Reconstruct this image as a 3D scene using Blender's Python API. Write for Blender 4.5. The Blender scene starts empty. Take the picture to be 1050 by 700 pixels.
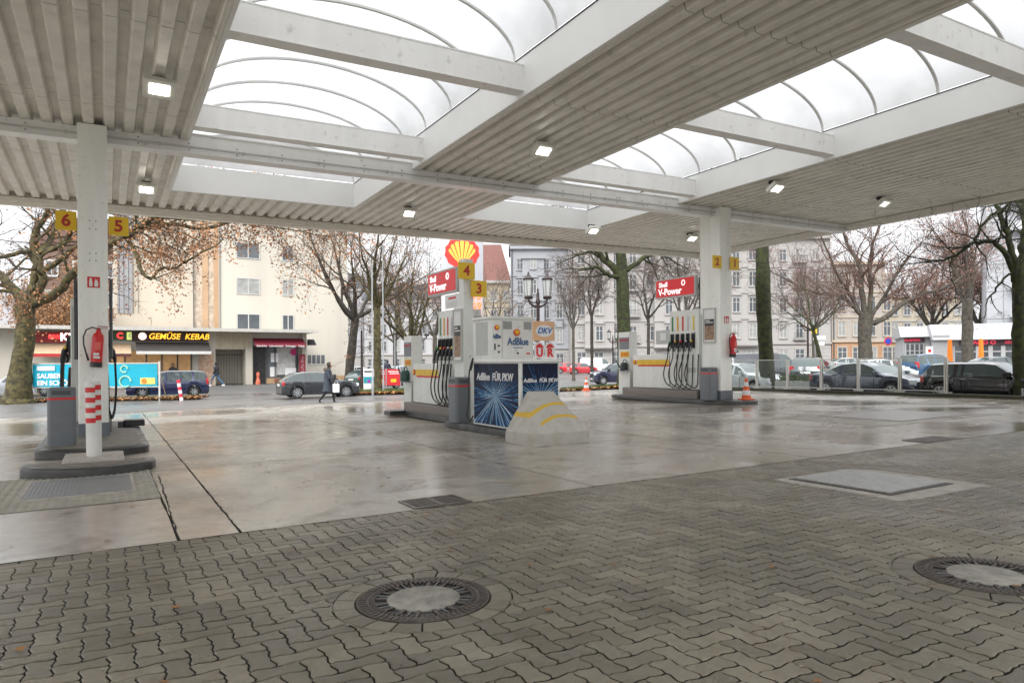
import bpy, math, random
from mathutils import Vector, Matrix
S = bpy.context.scene
C = S.collection
PI = math.pi
SL = .013                      # the whole site falls gently to the left
CA, SA = math.cos(math.radians(30)), math.sin(math.radians(30))
ROT = math.radians(30)         # forecourt grid: local x runs along the canopy beam, local y along the islands

def ab(a, b): return (a*CA - b*SA, a*SA + b*CA)
def smooth(t):
    t = max(0., min(1., t)); return t*t*(3-2*t)
def terrain(x, y):
    a = x*CA + y*SA; b = -x*SA + y*CA
    t = max(smooth((a-23.52)/.1), smooth((b-26)/6))
    z = -.35*t
    if a < 26: z += .35*smooth((b-50)/6)*smooth((26-a)/4)
    return z
def G(x, y): return terrain(x, y) + SL*x
def XY(px, Y): return ((px-525)/720*Y, Y)      # bearing px of the survey photo at depth Y

# ------------------------------------------------------------------ mesh builder
class MB:
    def __init__(s): s.v = []; s.f = []; s.m = []
    def add(s, vs, fs, m=0):
        k = len(s.v); s.v += [tuple(p) for p in vs]
        for f in fs: s.f.append([k+i for i in f]); s.m.append(m)
        return s
    def box(s, x0, x1, y0, y1, z0, z1, m=0):
        vs = [(x, y, z) for z in (z0, z1) for y in (y0, y1) for x in (x0, x1)]
        return s.add(vs, [(0,2,3,1),(4,5,7,6),(0,1,5,4),(2,6,7,3),(0,4,6,2),(1,3,7,5)], m)
    def cbox(s, c, sz, m=0, r=0):
        c = Vector(c); k = len(s.v)
        s.box(-sz[0]/2, sz[0]/2, -sz[1]/2, sz[1]/2, -sz[2]/2, sz[2]/2, m)
        mt = r.to_matrix().to_4x4() if hasattr(r, 'to_matrix') else Matrix.Rotation(r, 4, 'Z')
        for i in range(k, len(s.v)): s.v[i] = tuple(mt @ Vector(s.v[i]) + c)
        return s
    def bbox(s, x0, x1, y0, y1, z0, z1, r=.02, m=0, n=3):
        """box with rounded vertical edges and softened top"""
        r = min(r, (x1-x0)/2.01, (y1-y0)/2.01)
        o = []
        for cx, cy, a0 in ((x1-r,y1-r,0),(x0+r,y1-r,90),(x0+r,y0+r,180),(x1-r,y0+r,270)):
            for i in range(n+1):
                a = math.radians(a0+90*i/n); o.append((cx, cy, math.cos(a)*r, math.sin(a)*r))
        rings = [(z0, 1), (z1-r*.6, 1), (z1-r*.2, .85), (z1, .45)]
        vs = [(cx+dx*k, cy+dy*k, z) for z, k in rings for cx, cy, dx, dy in o]
        q = len(o); fs = []
        for j in range(len(rings)-1):
            for i in range(q): fs.append((j*q+i, j*q+(i+1)%q, (j+1)*q+(i+1)%q, (j+1)*q+i))
        fs.append(tuple((len(rings)-1)*q+i for i in range(q))); fs.append(tuple(range(q-1, -1, -1)))
        return s.add(vs, fs, m)
    def prism(s, poly, z0, z1, m=0, axis='z'):
        n = len(poly)
        if axis == 'z': vs = [(x, y, z0) for x, y in poly] + [(x, y, z1) for x, y in poly]
        elif axis == 'y': vs = [(x, z0, y) for x, y in poly] + [(x, z1, y) for x, y in poly]
        else: vs = [(z0, x, y) for x, y in poly] + [(z1, x, y) for x, y in poly]
        fs = [tuple(range(n-1, -1, -1)), tuple(range(n, 2*n))] + [(i, (i+1) % n, n+(i+1) % n, n+i) for i in range(n)]
        return s.add(vs, fs, m)
    def tube(s, pts, rad, n=6, m=0, cap=True):
        pts = [Vector(p) for p in pts]; L = len(pts)
        if not hasattr(rad, '__len__'): rad = [rad]*L
        vs = []; up = None
        for i, p in enumerate(pts):
            d = (pts[min(i+1, L-1)] - pts[max(i-1, 0)]).normalized()
            if up is None: up = d.orthogonal().normalized()
            else:
                up = up - d*up.dot(d)
                up = up.normalized() if up.length > 1e-6 else d.orthogonal().normalized()
            w = d.cross(up)
            for k in range(n):
                t = 2*PI*k/n
                vs.append(p + (up*math.cos(t) + w*math.sin(t))*rad[i])
        fs = [(i*n+k, i*n+(k+1) % n, (i+1)*n+(k+1) % n, (i+1)*n+k) for i in range(L-1) for k in range(n)]
        if cap: fs += [tuple(range(n-1, -1, -1)), tuple((L-1)*n+k for k in range(n))]
        return s.add(vs, fs, m)
    def lathe(s, prof, c=(0,0,0), n=20, m=0, axis='z'):
        vs = []
        for r, z in prof:
            for k in range(n):
                t = 2*PI*k/n; x, y = r*math.cos(t), r*math.sin(t)
                p = (x, y, z) if axis == 'z' else (x, -z, y) if axis == 'y' else (z, x, y)
                vs.append((p[0]+c[0], p[1]+c[1], p[2]+c[2]))
        L = len(prof)
        fs = [(i*n+k, i*n+(k+1) % n, (i+1)*n+(k+1) % n, (i+1)*n+k) for i in range(L-1) for k in range(n)]
        fs += [tuple(range(n-1, -1, -1)), tuple((L-1)*n+k for k in range(n))]
        return s.add(vs, fs, m)
    def xf(s, mt, k=0):
        for i in range(k, len(s.v)): s.v[i] = tuple(mt @ Vector(s.v[i]))
        return s
    def build(s, name, mats, parent=None, world=False, sm=None, loc=None, rot=None):
        if not isinstance(mats, (list, tuple)): mats = [mats]
        vs = s.v
        if world:
            vs = []
            off = parent.location if parent is not None else (0, 0, 0)
            for a, b, z in s.v:
                x, y = ab(a, b); vs.append((x-off[0], y-off[1], z+SL*x-off[2]))
        me = bpy.data.meshes.new(name); me.from_pydata(vs, [], s.f)
        for mm in mats: me.materials.append(mm)
        if len(mats) > 1: me.polygons.foreach_set('material_index', s.m)
        if sm is not None:
            me.polygons.foreach_set('use_smooth', [True]*len(s.f))
            if sm > 0: me.set_sharp_from_angle(angle=math.radians(sm))
        me.update()
        o = bpy.data.objects.new(name, me); C.objects.link(o)
        if parent is not None: o.parent = parent
        if loc is not None: o.location = loc
        if rot is not None: o.rotation_euler = rot
        return o

def tag(o, label=None, cat=None, group=None, kind=None):
    if label: o['label'] = label
    if cat: o['category'] = cat
    if group: o['group'] = group
    if kind: o['kind'] = kind
    return o
def empty(name, label, cat, loc, rz=0, group=None, sc=1):
    o = bpy.data.objects.new(name, None); C.objects.link(o); o.empty_display_size = .2
    o.location = loc; o.rotation_euler = (0, 0, rz); o.scale = (sc, sc, sc)
    return tag(o, label, cat, group)
def at_ab(name, label, cat, a, b, z=0, group=None, rz=ROT, sc=1):
    x, y = ab(a, b); return empty(name, label, cat, (x, y, z+SL*x), rz, group, sc)
def at_xy(name, label, cat, x, y, z=0, rz=0, group=None, sc=1):
    return empty(name, label, cat, (x, y, G(x, y)+z), rz, group, sc)
def flush(e, rz=ROT):
    e.rotation_euler = (Matrix.Rotation(-math.atan(SL), 4, 'Y') @ Matrix.Rotation(rz, 4, 'Z')).to_euler(); return e
def copy_tree(o, parent=None):
    c = o.copy(); C.objects.link(c)
    if parent is not None: c.parent = parent
    for ch in list(o.children): copy_tree(ch, c)
    return c

def text(s, size, m, parent, loc, rot=(PI/2, 0, 0), bold=.0, ext=.004, sx=1, shear=0, name='lettering', align='CENTER'):
    cu = bpy.data.curves.new('t', 'FONT'); cu.body = s; cu.size = size; cu.extrude = ext; cu.offset = bold*size
    cu.align_x = align; cu.align_y = 'CENTER'; cu.shear = shear; cu.resolution_u = 3
    o = bpy.data.objects.new('t', cu); C.objects.link(o)
    bpy.context.view_layer.update()
    me = bpy.data.meshes.new_from_object(o.evaluated_get(bpy.context.evaluated_depsgraph_get()))
    bpy.data.objects.remove(o)
    me.materials.clear(); me.materials.append(m)
    t = bpy.data.objects.new(name, me); C.objects.link(t); t.parent = parent
    t.location = loc; t.rotation_euler = rot; t.scale = (sx, 1, 1)
    return t
FRONT = (PI/2, 0, 0)           # faces local -y
LEFT = (PI/2, 0, -PI/2)        # faces local -x

# ------------------------------------------------------------------ materials
def N(nt, t, **k):
    n = nt.nodes.new(t)
    for a, b in k.items(): setattr(n, a, b)
    return n
MATS = {}
def M(name, col, rough=.5, metal=0, var=.12, scale=4, bump=0, bscale=60, col2=None, emit=0, spec=.5, rvar=0, coat=0, island=0, streak=False, lo=.3, hi=.7, specks=0, sscale=14):
    if name in MATS: return MATS[name]
    m = bpy.data.materials.new(name); m.use_nodes = True; nt = m.node_tree; L = nt.links
    p = nt.nodes['Principled BSDF']; MATS[name] = m
    p.inputs['Roughness'].default_value = rough; p.inputs['Metallic'].default_value = metal
    p.inputs['Specular IOR Level'].default_value = spec
    if coat: p.inputs['Coat Weight'].default_value = coat; p.inputs['Coat Roughness'].default_value = .06
    c = tuple(col)+(1,)
    tc = N(nt, 'ShaderNodeTexCoord'); src = tc.outputs['Object']
    if streak:
        mp = N(nt, 'ShaderNodeMapping'); mp.inputs['Scale'].default_value = (1, 1, .12); L.new(src, mp.inputs[0]); s2 = mp.outputs[0]
    else: s2 = src
    no = N(nt, 'ShaderNodeTexNoise'); no.inputs['Scale'].default_value = scale; no.inputs['Detail'].default_value = 6
    no.inputs['Roughness'].default_value = .62; L.new(s2, no.inputs['Vector'])
    mx = N(nt, 'ShaderNodeMix', data_type='RGBA')
    rp = N(nt, 'ShaderNodeMapRange'); rp.inputs[1].default_value = lo; rp.inputs[2].default_value = hi
    L.new(no.outputs['Fac'], rp.inputs[0]); L.new(rp.outputs[0], mx.inputs['Factor'])
    if col2: mx.inputs['A'].default_value = c; mx.inputs['B'].default_value = tuple(col2)+(1,)
    else:
        mx.inputs['A'].default_value = tuple(min(1, x*(1+var)) for x in col)+(1,)
        mx.inputs['B'].default_value = tuple(x*(1-var) for x in col)+(1,)
    out = mx.outputs['Result']
    if island:
        g = N(nt, 'ShaderNodeNewGeometry'); mr = N(nt, 'ShaderNodeMapRange')
        mr.inputs[3].default_value = 1-island; mr.inputs[4].default_value = 1+island
        L.new(g.outputs['Random Per Island'], mr.inputs[0])
        mm = N(nt, 'ShaderNodeVectorMath', operation='SCALE'); L.new(out, mm.inputs[0]); L.new(mr.outputs[0], mm.inputs['Scale']); out = mm.outputs[0]
    if specks:
        ns = N(nt, 'ShaderNodeTexNoise'); ns.inputs['Scale'].default_value = sscale; ns.inputs['Detail'].default_value = 3; L.new(src, ns.inputs['Vector'])
        rs = N(nt, 'ShaderNodeMapRange'); rs.inputs[1].default_value = .62; rs.inputs[2].default_value = .74; rs.inputs[3].default_value = 1; rs.inputs[4].default_value = 1-specks; L.new(ns.outputs['Fac'], rs.inputs[0])
        vs_ = N(nt, 'ShaderNodeVectorMath', operation='SCALE'); L.new(out, vs_.inputs[0]); L.new(rs.outputs[0], vs_.inputs['Scale']); out = vs_.outputs[0]
    L.new(out, p.inputs['Base Color'])
    if rvar:
        mr = N(nt, 'ShaderNodeMapRange'); mr.inputs[1].default_value = .35; mr.inputs[2].default_value = .65
        mr.inputs[3].default_value = max(.02, rough-rvar); mr.inputs[4].default_value = rough+rvar
        n3 = N(nt, 'ShaderNodeTexNoise'); n3.inputs['Scale'].default_value = scale*.6; n3.inputs['Detail'].default_value = 5
        L.new(src, n3.inputs['Vector']); L.new(n3.outputs['Fac'], mr.inputs[0]); L.new(mr.outputs[0], p.inputs['Roughness'])
    if bump:
        nb = N(nt, 'ShaderNodeTexNoise'); nb.inputs['Scale'].default_value = bscale; nb.inputs['Detail'].default_value = 5
        L.new(src, nb.inputs['Vector'])
        b = N(nt, 'ShaderNodeBump'); b.inputs['Strength'].default_value = bump; b.inputs['Distance'].default_value = .01
        L.new(nb.outputs['Fac'], b.inputs['Height']); L.new(b.outputs[0], p.inputs['Normal'])
    if emit:
        p.inputs['Emission Color'].default_value = c; p.inputs['Emission Strength'].default_value = emit
    return m
def glass(name, tint=(.9, .95, .95), alpha=.25, rough=.02):
    """thin pane: mostly clear with a reflection"""
    if name in MATS: return MATS[name]
    m = bpy.data.materials.new(name); m.use_nodes = True; nt = m.node_tree; L = nt.links; MATS[name] = m
    nt.nodes.remove(nt.nodes['Principled BSDF']); out = nt.nodes['Material Output']
    tr = N(nt, 'ShaderNodeBsdfTransparent'); tr.inputs[0].default_value = tuple(tint)+(1,)
    gl = N(nt, 'ShaderNodeBsdfGlossy'); gl.inputs['Roughness'].default_value = rough
    df = N(nt, 'ShaderNodeBsdfDiffuse'); df.inputs[0].default_value = (.75, .76, .76, 1)
    fr = N(nt, 'ShaderNodeFresnel'); fr.inputs[0].default_value = 1.28
    a = N(nt, 'ShaderNodeMixShader'); L.new(fr.outputs[0], a.inputs[0]); L.new(tr.outputs[0], a.inputs[1]); L.new(gl.outputs[0], a.inputs[2])
    b = N(nt, 'ShaderNodeMixShader'); b.inputs[0].default_value = alpha; L.new(a.outputs[0], b.inputs[1]); L.new(df.outputs[0], b.inputs[2])
    L.new(b.outputs[0], out.inputs[0]); return m

white = M('white_paint', (.84, .835, .81), .35, var=.06, scale=2, streak=True, specks=.25, sscale=7)
offwhite = M('pillar_paint', (.88, .89, .84), .4, var=.07, scale=3, streak=True, specks=.18, sscale=12)
soffitm = M('soffit_paint', (.71, .68, .625), .45, var=.12, scale=2.2, rvar=.1, specks=.2, sscale=4)
upst = M('upstand_paint', (.8, .8, .78), .5, var=.04, scale=1)
trimm = M('trim_paint', (.72, .69, .62), .4, var=.08)
black = M('black_rubber', (.02, .02, .022), .45, var=.2)
dgrey = M('dark_grey', (.07, .075, .08), .45, var=.12)
mgrey = M('mid_grey', (.2, .21, .22), .45, var=.1)
bingrey = M('bin_grey', (.14, .155, .17), .4, var=.1, scale=6)
red = M('signal_red', (.62, .02, .02), .35, var=.06)
yellow = M('yellow_paint', (.8, .52, .02), .35, var=.06)
orange = M('orange', (.75, .2, .02), .5, var=.1)
alu = M('aluminium', (.62, .61, .57), .35, .7, var=.1)
steel = M('galvanised', (.42, .44, .45), .4, .8, var=.2, scale=20)
iron = M('cast_iron', (.1, .085, .075), .45, .5, var=.4, scale=20, bump=.4)
concrete_l = M('pale_concrete', (.42, .4, .36), .8, var=.25, scale=5, bump=.5, bscale=80)
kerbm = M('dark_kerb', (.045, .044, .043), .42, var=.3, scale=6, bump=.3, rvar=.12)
stone = M('island_stone', (.2, .175, .155), .6, var=.35, scale=30, bump=.4)
wintext = M('white_lettering', (.8, .8, .8), .5, var=0)
blue_t = M('blue_lettering', (.02, .09, .25), .4, var=0)
darkred_t = M('number_red', (.45, .03, .02), .4, var=0)
# ================================================================== GROUND
def node_ground(name, c1, c2, c3, rough_lo, rough_hi, scale, bump=.25, bscale=120, puddle=.5, stain=.5, island=0):
    m = bpy.data.materials.new(name); m.use_nodes = True; nt = m.node_tree; L = nt.links; MATS[name] = m
    p = nt.nodes['Principled BSDF']
    tc = N(nt, 'ShaderNodeTexCoord'); src = tc.outputs['Object']
    def noise(sc, det=6, ro=.6, dist=0):
        n = N(nt, 'ShaderNodeTexNoise'); n.inputs['Scale'].default_value = sc; n.inputs['Detail'].default_value = det
        n.inputs['Roughness'].default_value = ro; n.inputs['Distortion'].default_value = dist
        L.new(src, n.inputs['Vector']); return n.outputs['Fac']
    def rng(x, a, b, c, d):
        r = N(nt, 'ShaderNodeMapRange'); r.inputs[1].default_value = a; r.inputs[2].default_value = b
        r.inputs[3].default_value = c; r.inputs[4].default_value = d; L.new(x, r.inputs[0]); return r.outputs[0]
    def mix(f, a, b):
        x = N(nt, 'ShaderNodeMix', data_type='RGBA'); L.new(f, x.inputs['Factor'])
        for k, q in (('A', a), ('B', b)):
            if isinstance(q, tuple): x.inputs[k].default_value = q+(1,)
            else: L.new(q, x.inputs[k])
        return x.outputs['Result']
    big = noise(scale, 8, .6, .6); fine = noise(scale*22, 5, .7); med = noise(scale*3.3, 6, .65, 1.0)
    col = mix(rng(big, .38, .62, 0, 1), c1, c2)
    col = mix(rng(med, .52, .72, 0, stain), col, c3)
    fv = rng(fine, .25, .75, .82, 1.16)
    sc = N(nt, 'ShaderNodeVectorMath', operation='SCALE'); L.new(col, sc.inputs[0]); L.new(fv, sc.inputs['Scale']); col = sc.outputs[0]
    if island:
        g = N(nt, 'ShaderNodeNewGeometry'); s2 = N(nt, 'ShaderNodeVectorMath', operation='SCALE')
        L.new(col, s2.inputs[0]); L.new(rng(g.outputs['Random Per Island'], 0, 1, 1-island, 1+island), s2.inputs['Scale']); col = s2.outputs[0]
    L.new(col, p.inputs['Base Color'])
    wet = noise(scale*.8+.03, 6, .6, .9)
    L.new(rng(wet, puddle-.12, puddle+.12, rough_lo, rough_hi), p.inputs['Roughness'])
    b1 = N(nt, 'ShaderNodeBump'); b1.inputs['Strength'].default_value = bump; b1.inputs['Distance'].default_value = .004
    L.new(noise(bscale, 3, .6), b1.inputs['Height'])
    b2 = N(nt, 'ShaderNodeBump'); b2.inputs['Strength'].default_value = .25; b2.inputs['Distance'].default_value = .03
    L.new(noise(1.1, 3, .5), b2.inputs['Height']); L.new(b1.outputs[0], b2.inputs['Normal']); L.new(b2.outputs[0], p.inputs['Normal'])
    return m

concm = node_ground('wet_concrete', (.46, .435, .39), (.29, .25, .19), (.12, .085, .05), .06, .38, .36, bump=.2, bscale=110, puddle=.50, stain=.9)
asphm = node_ground('asphalt', (.13, .125, .12), (.09, .086, .082), (.17, .15, .13), .15, .48, .12, bump=.5, bscale=90, puddle=.45, stain=.4)
pavem = node_ground('paver_concrete', (.22, .195, .145), (.135, .12, .085), (.14, .095, .05), .1, .42, .7, bump=.8, bscale=130, puddle=.47, stain=.6, island=.26)
jointm = M('joint_sand', (.012, .01, .008), .9, var=.4, scale=30)

lines = lambda *segs: [v for s0, s1, n in segs for v in [s0+(s1-s0)*i/n for i in range(n)]]
ga = lines((-420, -60, 6), (-60, -20, 4), (-20, 21, 8), (21, 23.5, 2), (23.5, 23.64, 4), (23.64, 30, 6), (30, 60, 6), (60, 460, 8)) + [460]
gb = lines((-200, -20, 4), (-20, 24, 8), (24, 34, 10), (34, 48, 4), (48, 58, 8), (58, 100, 4), (100, 500, 8)) + [500]
g = MB(); vs = [(a, b, terrain(*ab(a, b))) for b in gb for a in ga]; w = len(ga)
g.add(vs, [(j*w+i, j*w+i+1, (j+1)*w+i+1, (j+1)*w+i) for j in range(len(gb)-1) for i in range(w-1)])
tag(g.build('ground', asphm, world=True, sm=0), kind='structure')

# concrete slabs of the forecourt, cut by joints
g = MB(); g.add([(-14, 6.25, .004), (23.2, 6.25, .004), (23.2, 25.4, .004), (-14, 25.4, .004)], [(0, 1, 2, 3)])
tag(g.build('forecourt_joints', jointm, world=True), kind='structure')
rr = random.Random(3)
g = MB()
al = [-14, -7.6, -3.1, .97, 4.66, 8.4, 12.1, 15.8, 19.5, 23.2]; bl = [6.25, 10.7, 15.1, 19.5, 25.4]
def slab(a0, a1, b0, b1, z=.012, j=.009):
    def edge(p, q, n=14):
        return [(p[0]+(q[0]-p[0])*i/n, p[1]+(q[1]-p[1])*i/n) for i in range(n)]
    c = [(a0+j, b0+j), (a1-j, b0+j), (a1-j, b1-j), (a0+j, b1-j)]
    pts = sum((edge(c[i], c[(i+1) % 4]) for i in range(4)), [])
    pts = [(x+rr.uniform(-.006, .006), y+rr.uniform(-.006, .006)) for x, y in pts]
    g.add([(x, y, z) for x, y in pts], [tuple(range(len(pts)))])
for i in range(len(al)-1):
    for k in range(len(bl)-1):
        if i == 2 and k == 0:
            slab(al[i], .5, bl[0], bl[1]); slab(.5, al[3], bl[0], bl[1])
        else: slab(al[i], al[i+1], bl[k], bl[k+1])
tag(g.build('forecourt_concrete', concm, world=True), kind='structure')
# long cracks wandering over the slabs
g = MB()
for (a, b, da, db, L, wd) in ((.5, 6.3, .02, 1, 4.0, .008), (.97, 6.3, 0, 1, 9, .008), (13.5, 9.6, 1, .15, 3.2, .012), (17, 11.5, .9, -.2, 4, .012), (3.1, 13, .9, .3, 1.6, .008)):
    n = int(L/.12); A_ = []; B_ = []
    for i in range(n+1):
        t = i/n; x = a+da*L*t+rr.uniform(-.008, .008); y = b+db*L*t+rr.uniform(-.01, .01); h = wd*(rr.uniform(.3, 1.2))
        px, py = (-db, da); A_.append((x+px*h, y+py*h, .0155)); B_.append((x-px*h, y-py*h, .0155))
    g.add(A_+B_, [(i, i+1, n+2+i, n+1+i) for i in range(n)])
tag(g.build('concrete_cracks', jointm, world=True), kind='structure')

# interlocking pavers (each stone modelled)
U = .1125
HOLES = [(1.62, 3.87, .53), (4.77, 2.33, .53)]
RECTS = [(6.52, 8.05, 3.88, 5.42)]
def wav(x, y, horiz):
    # long sides carry a gentle step, the short ends a full zigzag
    if horiz: i, j, t = int(math.floor(x/U)), int(round(y/U)), (x/U) % 1
    else: i, j, t = int(round(x/U)), int(math.floor(y/U)), (y/U) % 1
    c = (i-j) % 4
    if (horiz and c == 0) or (not horiz and c == 3):
        return .0 if t < .2 or t > .8 else (-.06*U if t < .45 else .0 if t < .55 else .06*U)
    return 0 if t < .1 else (.07*U if t < .4 else 0 if t < .6 else -.07*U)
def outline(i, j, w, h):
    pts = []
    T = (0, .25, .5, .75)
    def add(x, y, hz):
        d = wav(x+1e-7, y+1e-7, hz)
        pts.append((x, y+d) if hz else (x+d, y))
    for c in range(w):
        for t in T: add((i+c+t)*U, j*U, True)
    for c in range(h):
        for t in T: add((i+w)*U, (j+c+t)*U, False)
    for c in range(w):
        for t in T: add((i+w-c-t)*U-(2e-7), (j+h)*U, True)
    for c in range(h):
        for t in T: add(i*U, (j+h-c-t)*U-(2e-7), False)
    return pts
def inset(pts, d):
    n = len(pts); out = []
    for k in range(n):
        x0, y0 = pts[k-1]; x1, y1 = pts[k]; x2, y2 = pts[(k+1) % n]
        ex, ey = x2-x0, y2-y0; l = math.hypot(ex, ey) or 1
        out.append((x1-ey/l*d, y1+ex/l*d))
    return out
BM = 6.235
pv = MB(); rp = random.Random(11)
A0, A1, B0 = -46, 170, -10      # in units of U
nb = int(BM/U)+2
for j in range(B0, nb):
    for i in range(A0, A1):
        k = (i+j) % 4 if False else (i-j) % 4
        if k == 0: w, h = 2, 1                      # stone lying along the rows
        elif k == 3: w, h = 1, 2                    # stone standing across
        else: continue
        # 90 degree herringbone on the unit grid
        cx, cy = (i+w/2)*U, (j+h/2)*U
        if j*U > BM-.03: continue
        pts = inset(outline(i, j, w, h), .0042)
        if any(all(math.hypot(x-a, y-b) < r for x, y in pts) for a, b, r in HOLES): continue
        if any(all(a0 < x < a1 and b0 < y < b1 for x, y in pts) for a0, a1, b0, b1 in RECTS): continue
        q = []
        for x, y in pts:
            for a, b, r in HOLES:
                d = math.hypot(x-a, y-b)
                if d < r: x, y = a+(x-a)*r/d, b+(y-b)*r/d
            for a0, a1, b0, b1 in RECTS:
                if a0 < x < a1 and b0 < y < b1:
                    c = sorted([(x-a0, 0), (a1-x, 1), (y-b0, 2), (b1-y, 3)])[0][1]
                    x, y = (a0 if c == 0 else a1 if c == 1 else x), (b0 if c == 2 else b1 if c == 3 else y)
            q.append((x, min(y, BM)))
        if max(y for _, y in q)-min(y for _, y in q) < .02 or max(x for x, _ in q)-min(x for x, _ in q) < .02: continue
        top = inset(q, .006); n = len(q)
        dz = rp.uniform(-.0012, .0012); tx, ty = rp.uniform(-.012, .012), rp.uniform(-.012, .012)
        v = [(x, y, .001) for x, y in q] + [(x, y, .0085+dz) for x, y in q] + [(x, min(y, BM), .0125+dz+(x-cx)*tx+(y-cy)*ty) for x, y in top]
        f = [(k, (k+1) % n, n+(k+1) % n, n+k) for k in range(n)] + [(n+k, n+(k+1) % n, 2*n+(k+1) % n, 2*n+k) for k in range(n)] + [tuple(range(2*n, 3*n))]
        pv.add(v, f); pv.m[-len(f):] = [1]*n+[0]*(len(f)-n)
for a, b, r in HOLES:            # ring of cut stones round each manhole
    nn = 19
    for k in range(nn):
        t0, t1 = 2*PI*(k+.03)/nn, 2*PI*(k+.97)/nn
        arc = [t0+(t1-t0)*i/4 for i in range(5)]
        def ringpts(r0, r1, e, z):
            return [(a+math.cos(t)*r1, b+math.sin(t)*r1, z) for t in [x+(e if i == 0 else -e if i == 4 else 0) for i, x in enumerate(arc)]] + \
                   [(a+math.cos(t)*r0, b+math.sin(t)*r0, z) for t in reversed([x+(e if i == 0 else -e if i == 4 else 0) for i, x in enumerate(arc)])]
        v = ringpts(.4, r-.008, 0, .001)+ringpts(.4, r-.008, 0, .009)+ringpts(.404, r-.012, .008, .0125)
        n = 10
        f = [(k2, (k2+1) % n, n+(k2+1) % n, n+k2) for k2 in range(n)] + [(n+k2, n+(k2+1) % n, 2*n+(k2+1) % n, 2*n+k2) for k2 in range(n)] + [tuple(range(2*n, 3*n))]
        pv.add(v, f)
tag(pv.build('paving_stones', [pavem, jointm], world=True), kind='structure')
g = MB(); g.add([(-5.3, -1.2, .004), (19.2, -1.2, .004), (19.2, 6.24, .004), (-5.3, 6.24, .004)], [(0, 1, 2, 3)])
tag(g.build('paving_bed', jointm, world=True), kind='structure')
g = MB(); 
for q in ((-14, -5.3, -6, 6.24), (19.2, 23.2, -6, 6.24), (-5.3, 19.2, -6, -1.2)):
    g.add([(q[0], q[2], .01), (q[1], q[2], .01), (q[1], q[3], .01), (q[0], q[3], .01)], [(0, 1, 2, 3)])
tag(g.build('forecourt_paving_margin', pavem, world=True), kind='structure')

# studded paving with a steel plate in front of the left island
studm = M('studded_tile', (.33, .315, .27), .6, var=.2, scale=6)
g = MB(); g.add([(-4.5, 8.42, .0165), (.5, 8.42, .0165), (.5, 10.95, .0165), (-4.5, 10.95, .0165)], [(0, 1, 2, 3)])
for ia in range(58):
    for ib in range(29):
        a = -4.46+ia*.086; b = 8.46+ib*.086
        if -.86 < a < .31 and 9.04 < b < 10.56: continue
        g.add([(a, b, .017), (a+.055, b, .017), (a+.055, b+.055, .017), (a, b+.055, .017), (a+.012, b+.012, .023), (a+.043, b+.012, .023), (a+.043, b+.043, .023), (a+.012, b+.043, .023)],
              [(4, 5, 6, 7), (0, 1, 5, 4), (1, 2, 6, 5), (2, 3, 7, 6), (3, 0, 4, 7)])
tag(g.build('studded_paving', studm, world=True), kind='structure')
e = at_ab('ground_plate', 'dark grey ribbed steel plate set in the studded paving before the red and white post', 'ground plate', -.275, 9.8, .017); flush(e)
g = MB(); g.box(-.525, .525, -.7, .7, 0, .008)
for k in range(24): g.box(-.5+k*.0425, -.48+k*.0425, -.67, .67, .008, .012)
g.build('plate', mgrey, e)
g = MB(); g.box(-.56, -.527, -.735, .735, 0, .011); g.box(.527, .56, -.735, .735, 0, .011); g.box(-.527, .527, .702, .735, 0, .011); g.box(-.527, .527, -.735, -.702, 0, .011); g.build('frame', concrete_l, e)

# manhole covers
discm = M('manhole_concrete', (.3, .285, .255), .6, var=.35, scale=7, specks=.4, sscale=30, bump=.4)
def manhole(lab, a, b, rz):
    e = at_ab('manhole_cover', lab, 'manhole cover', a, b, .004, 'round manhole covers in the paving', rz=rz); flush(e, rz)
    g = MB(); g.lathe([(.318, -.0), (.318, .012), (.328, .014), (.386, .014), (.392, .010), (.392, 0)], n=72)
    for k in range(64):
        t = 2*PI*k/64; g.cbox((math.cos(t)*.357, math.sin(t)*.357, .0155), (.05, .012, .006), 0, t)
    g.f = [f for f in g.f if len(f) < 20]
    for k in range(72): pass
    g.build('frame', iron, e, sm=40)
    g = MB(); g.add([(math.cos(2*PI*k/48)*.318, math.sin(2*PI*k/48)*.318, .002) for k in range(48)], [tuple(range(48))])
    for k in range(64):
        t = 2*PI*k/64; g.cbox((math.cos(t)*.3, math.sin(t)*.3, .009), (.03, .015, .008), 1, t)
    for k in range(16):
        t = 2*PI*k/16+.1; g.cbox((math.cos(t)*.247, math.sin(t)*.247, .008), (.07, .022, .008), 1, t)
    for k in range(8):
        t = 2*PI*k/8+.3; g.cbox((math.cos(t)*.26, math.sin(t)*.26, .0105), (.1, .004, .004), 2, t)
    g.build('cover_ring', [black, iron, steel], e)
    g = MB(); g.lathe([(.215, .0), (.215, .011), (.208, .0145), (.0, .016)], n=64); g.f = [f for f in g.f if len(f) < 20]; g.build('concrete_disc', discm, e, sm=30)
    return e
manhole('round iron manhole cover with pale concrete centre, nearest the camera at lower left', 1.62, 3.87, .3)
manhole('round manhole cover cut off by the right edge, beyond the first one', 4.77, 2.33, 1.1)

# inspection cover with checker plate
e = at_ab('inspection_cover', 'raised rectangular checker plate cover in a concrete surround among the pavers', 'inspection cover', 7.25, 4.73, 0); flush(e)
g = MB(); g.box(-.72, .79, -.84, .68, .002, .013); g.build('surround', concrete_l, e)
g = MB(); g.box(-.56, .56, -.6, .6, .0135, .02); g.build('rim', iron, e)
chk = M('checker_plate', (.42, .42, .41), .33, .75, var=.15, scale=10)
g = MB(); g.box(-.52, .5, -.56, .56, .022, .036)
for i in range(26):
    for k in range(28):
        g.cbox((-.5+i*.0385, -.54+k*.04, .0375), (.026, .008, .004), 0, .7 if (i+k) % 2 else -.7)
g.build('checker_plate', chk, e)

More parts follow.
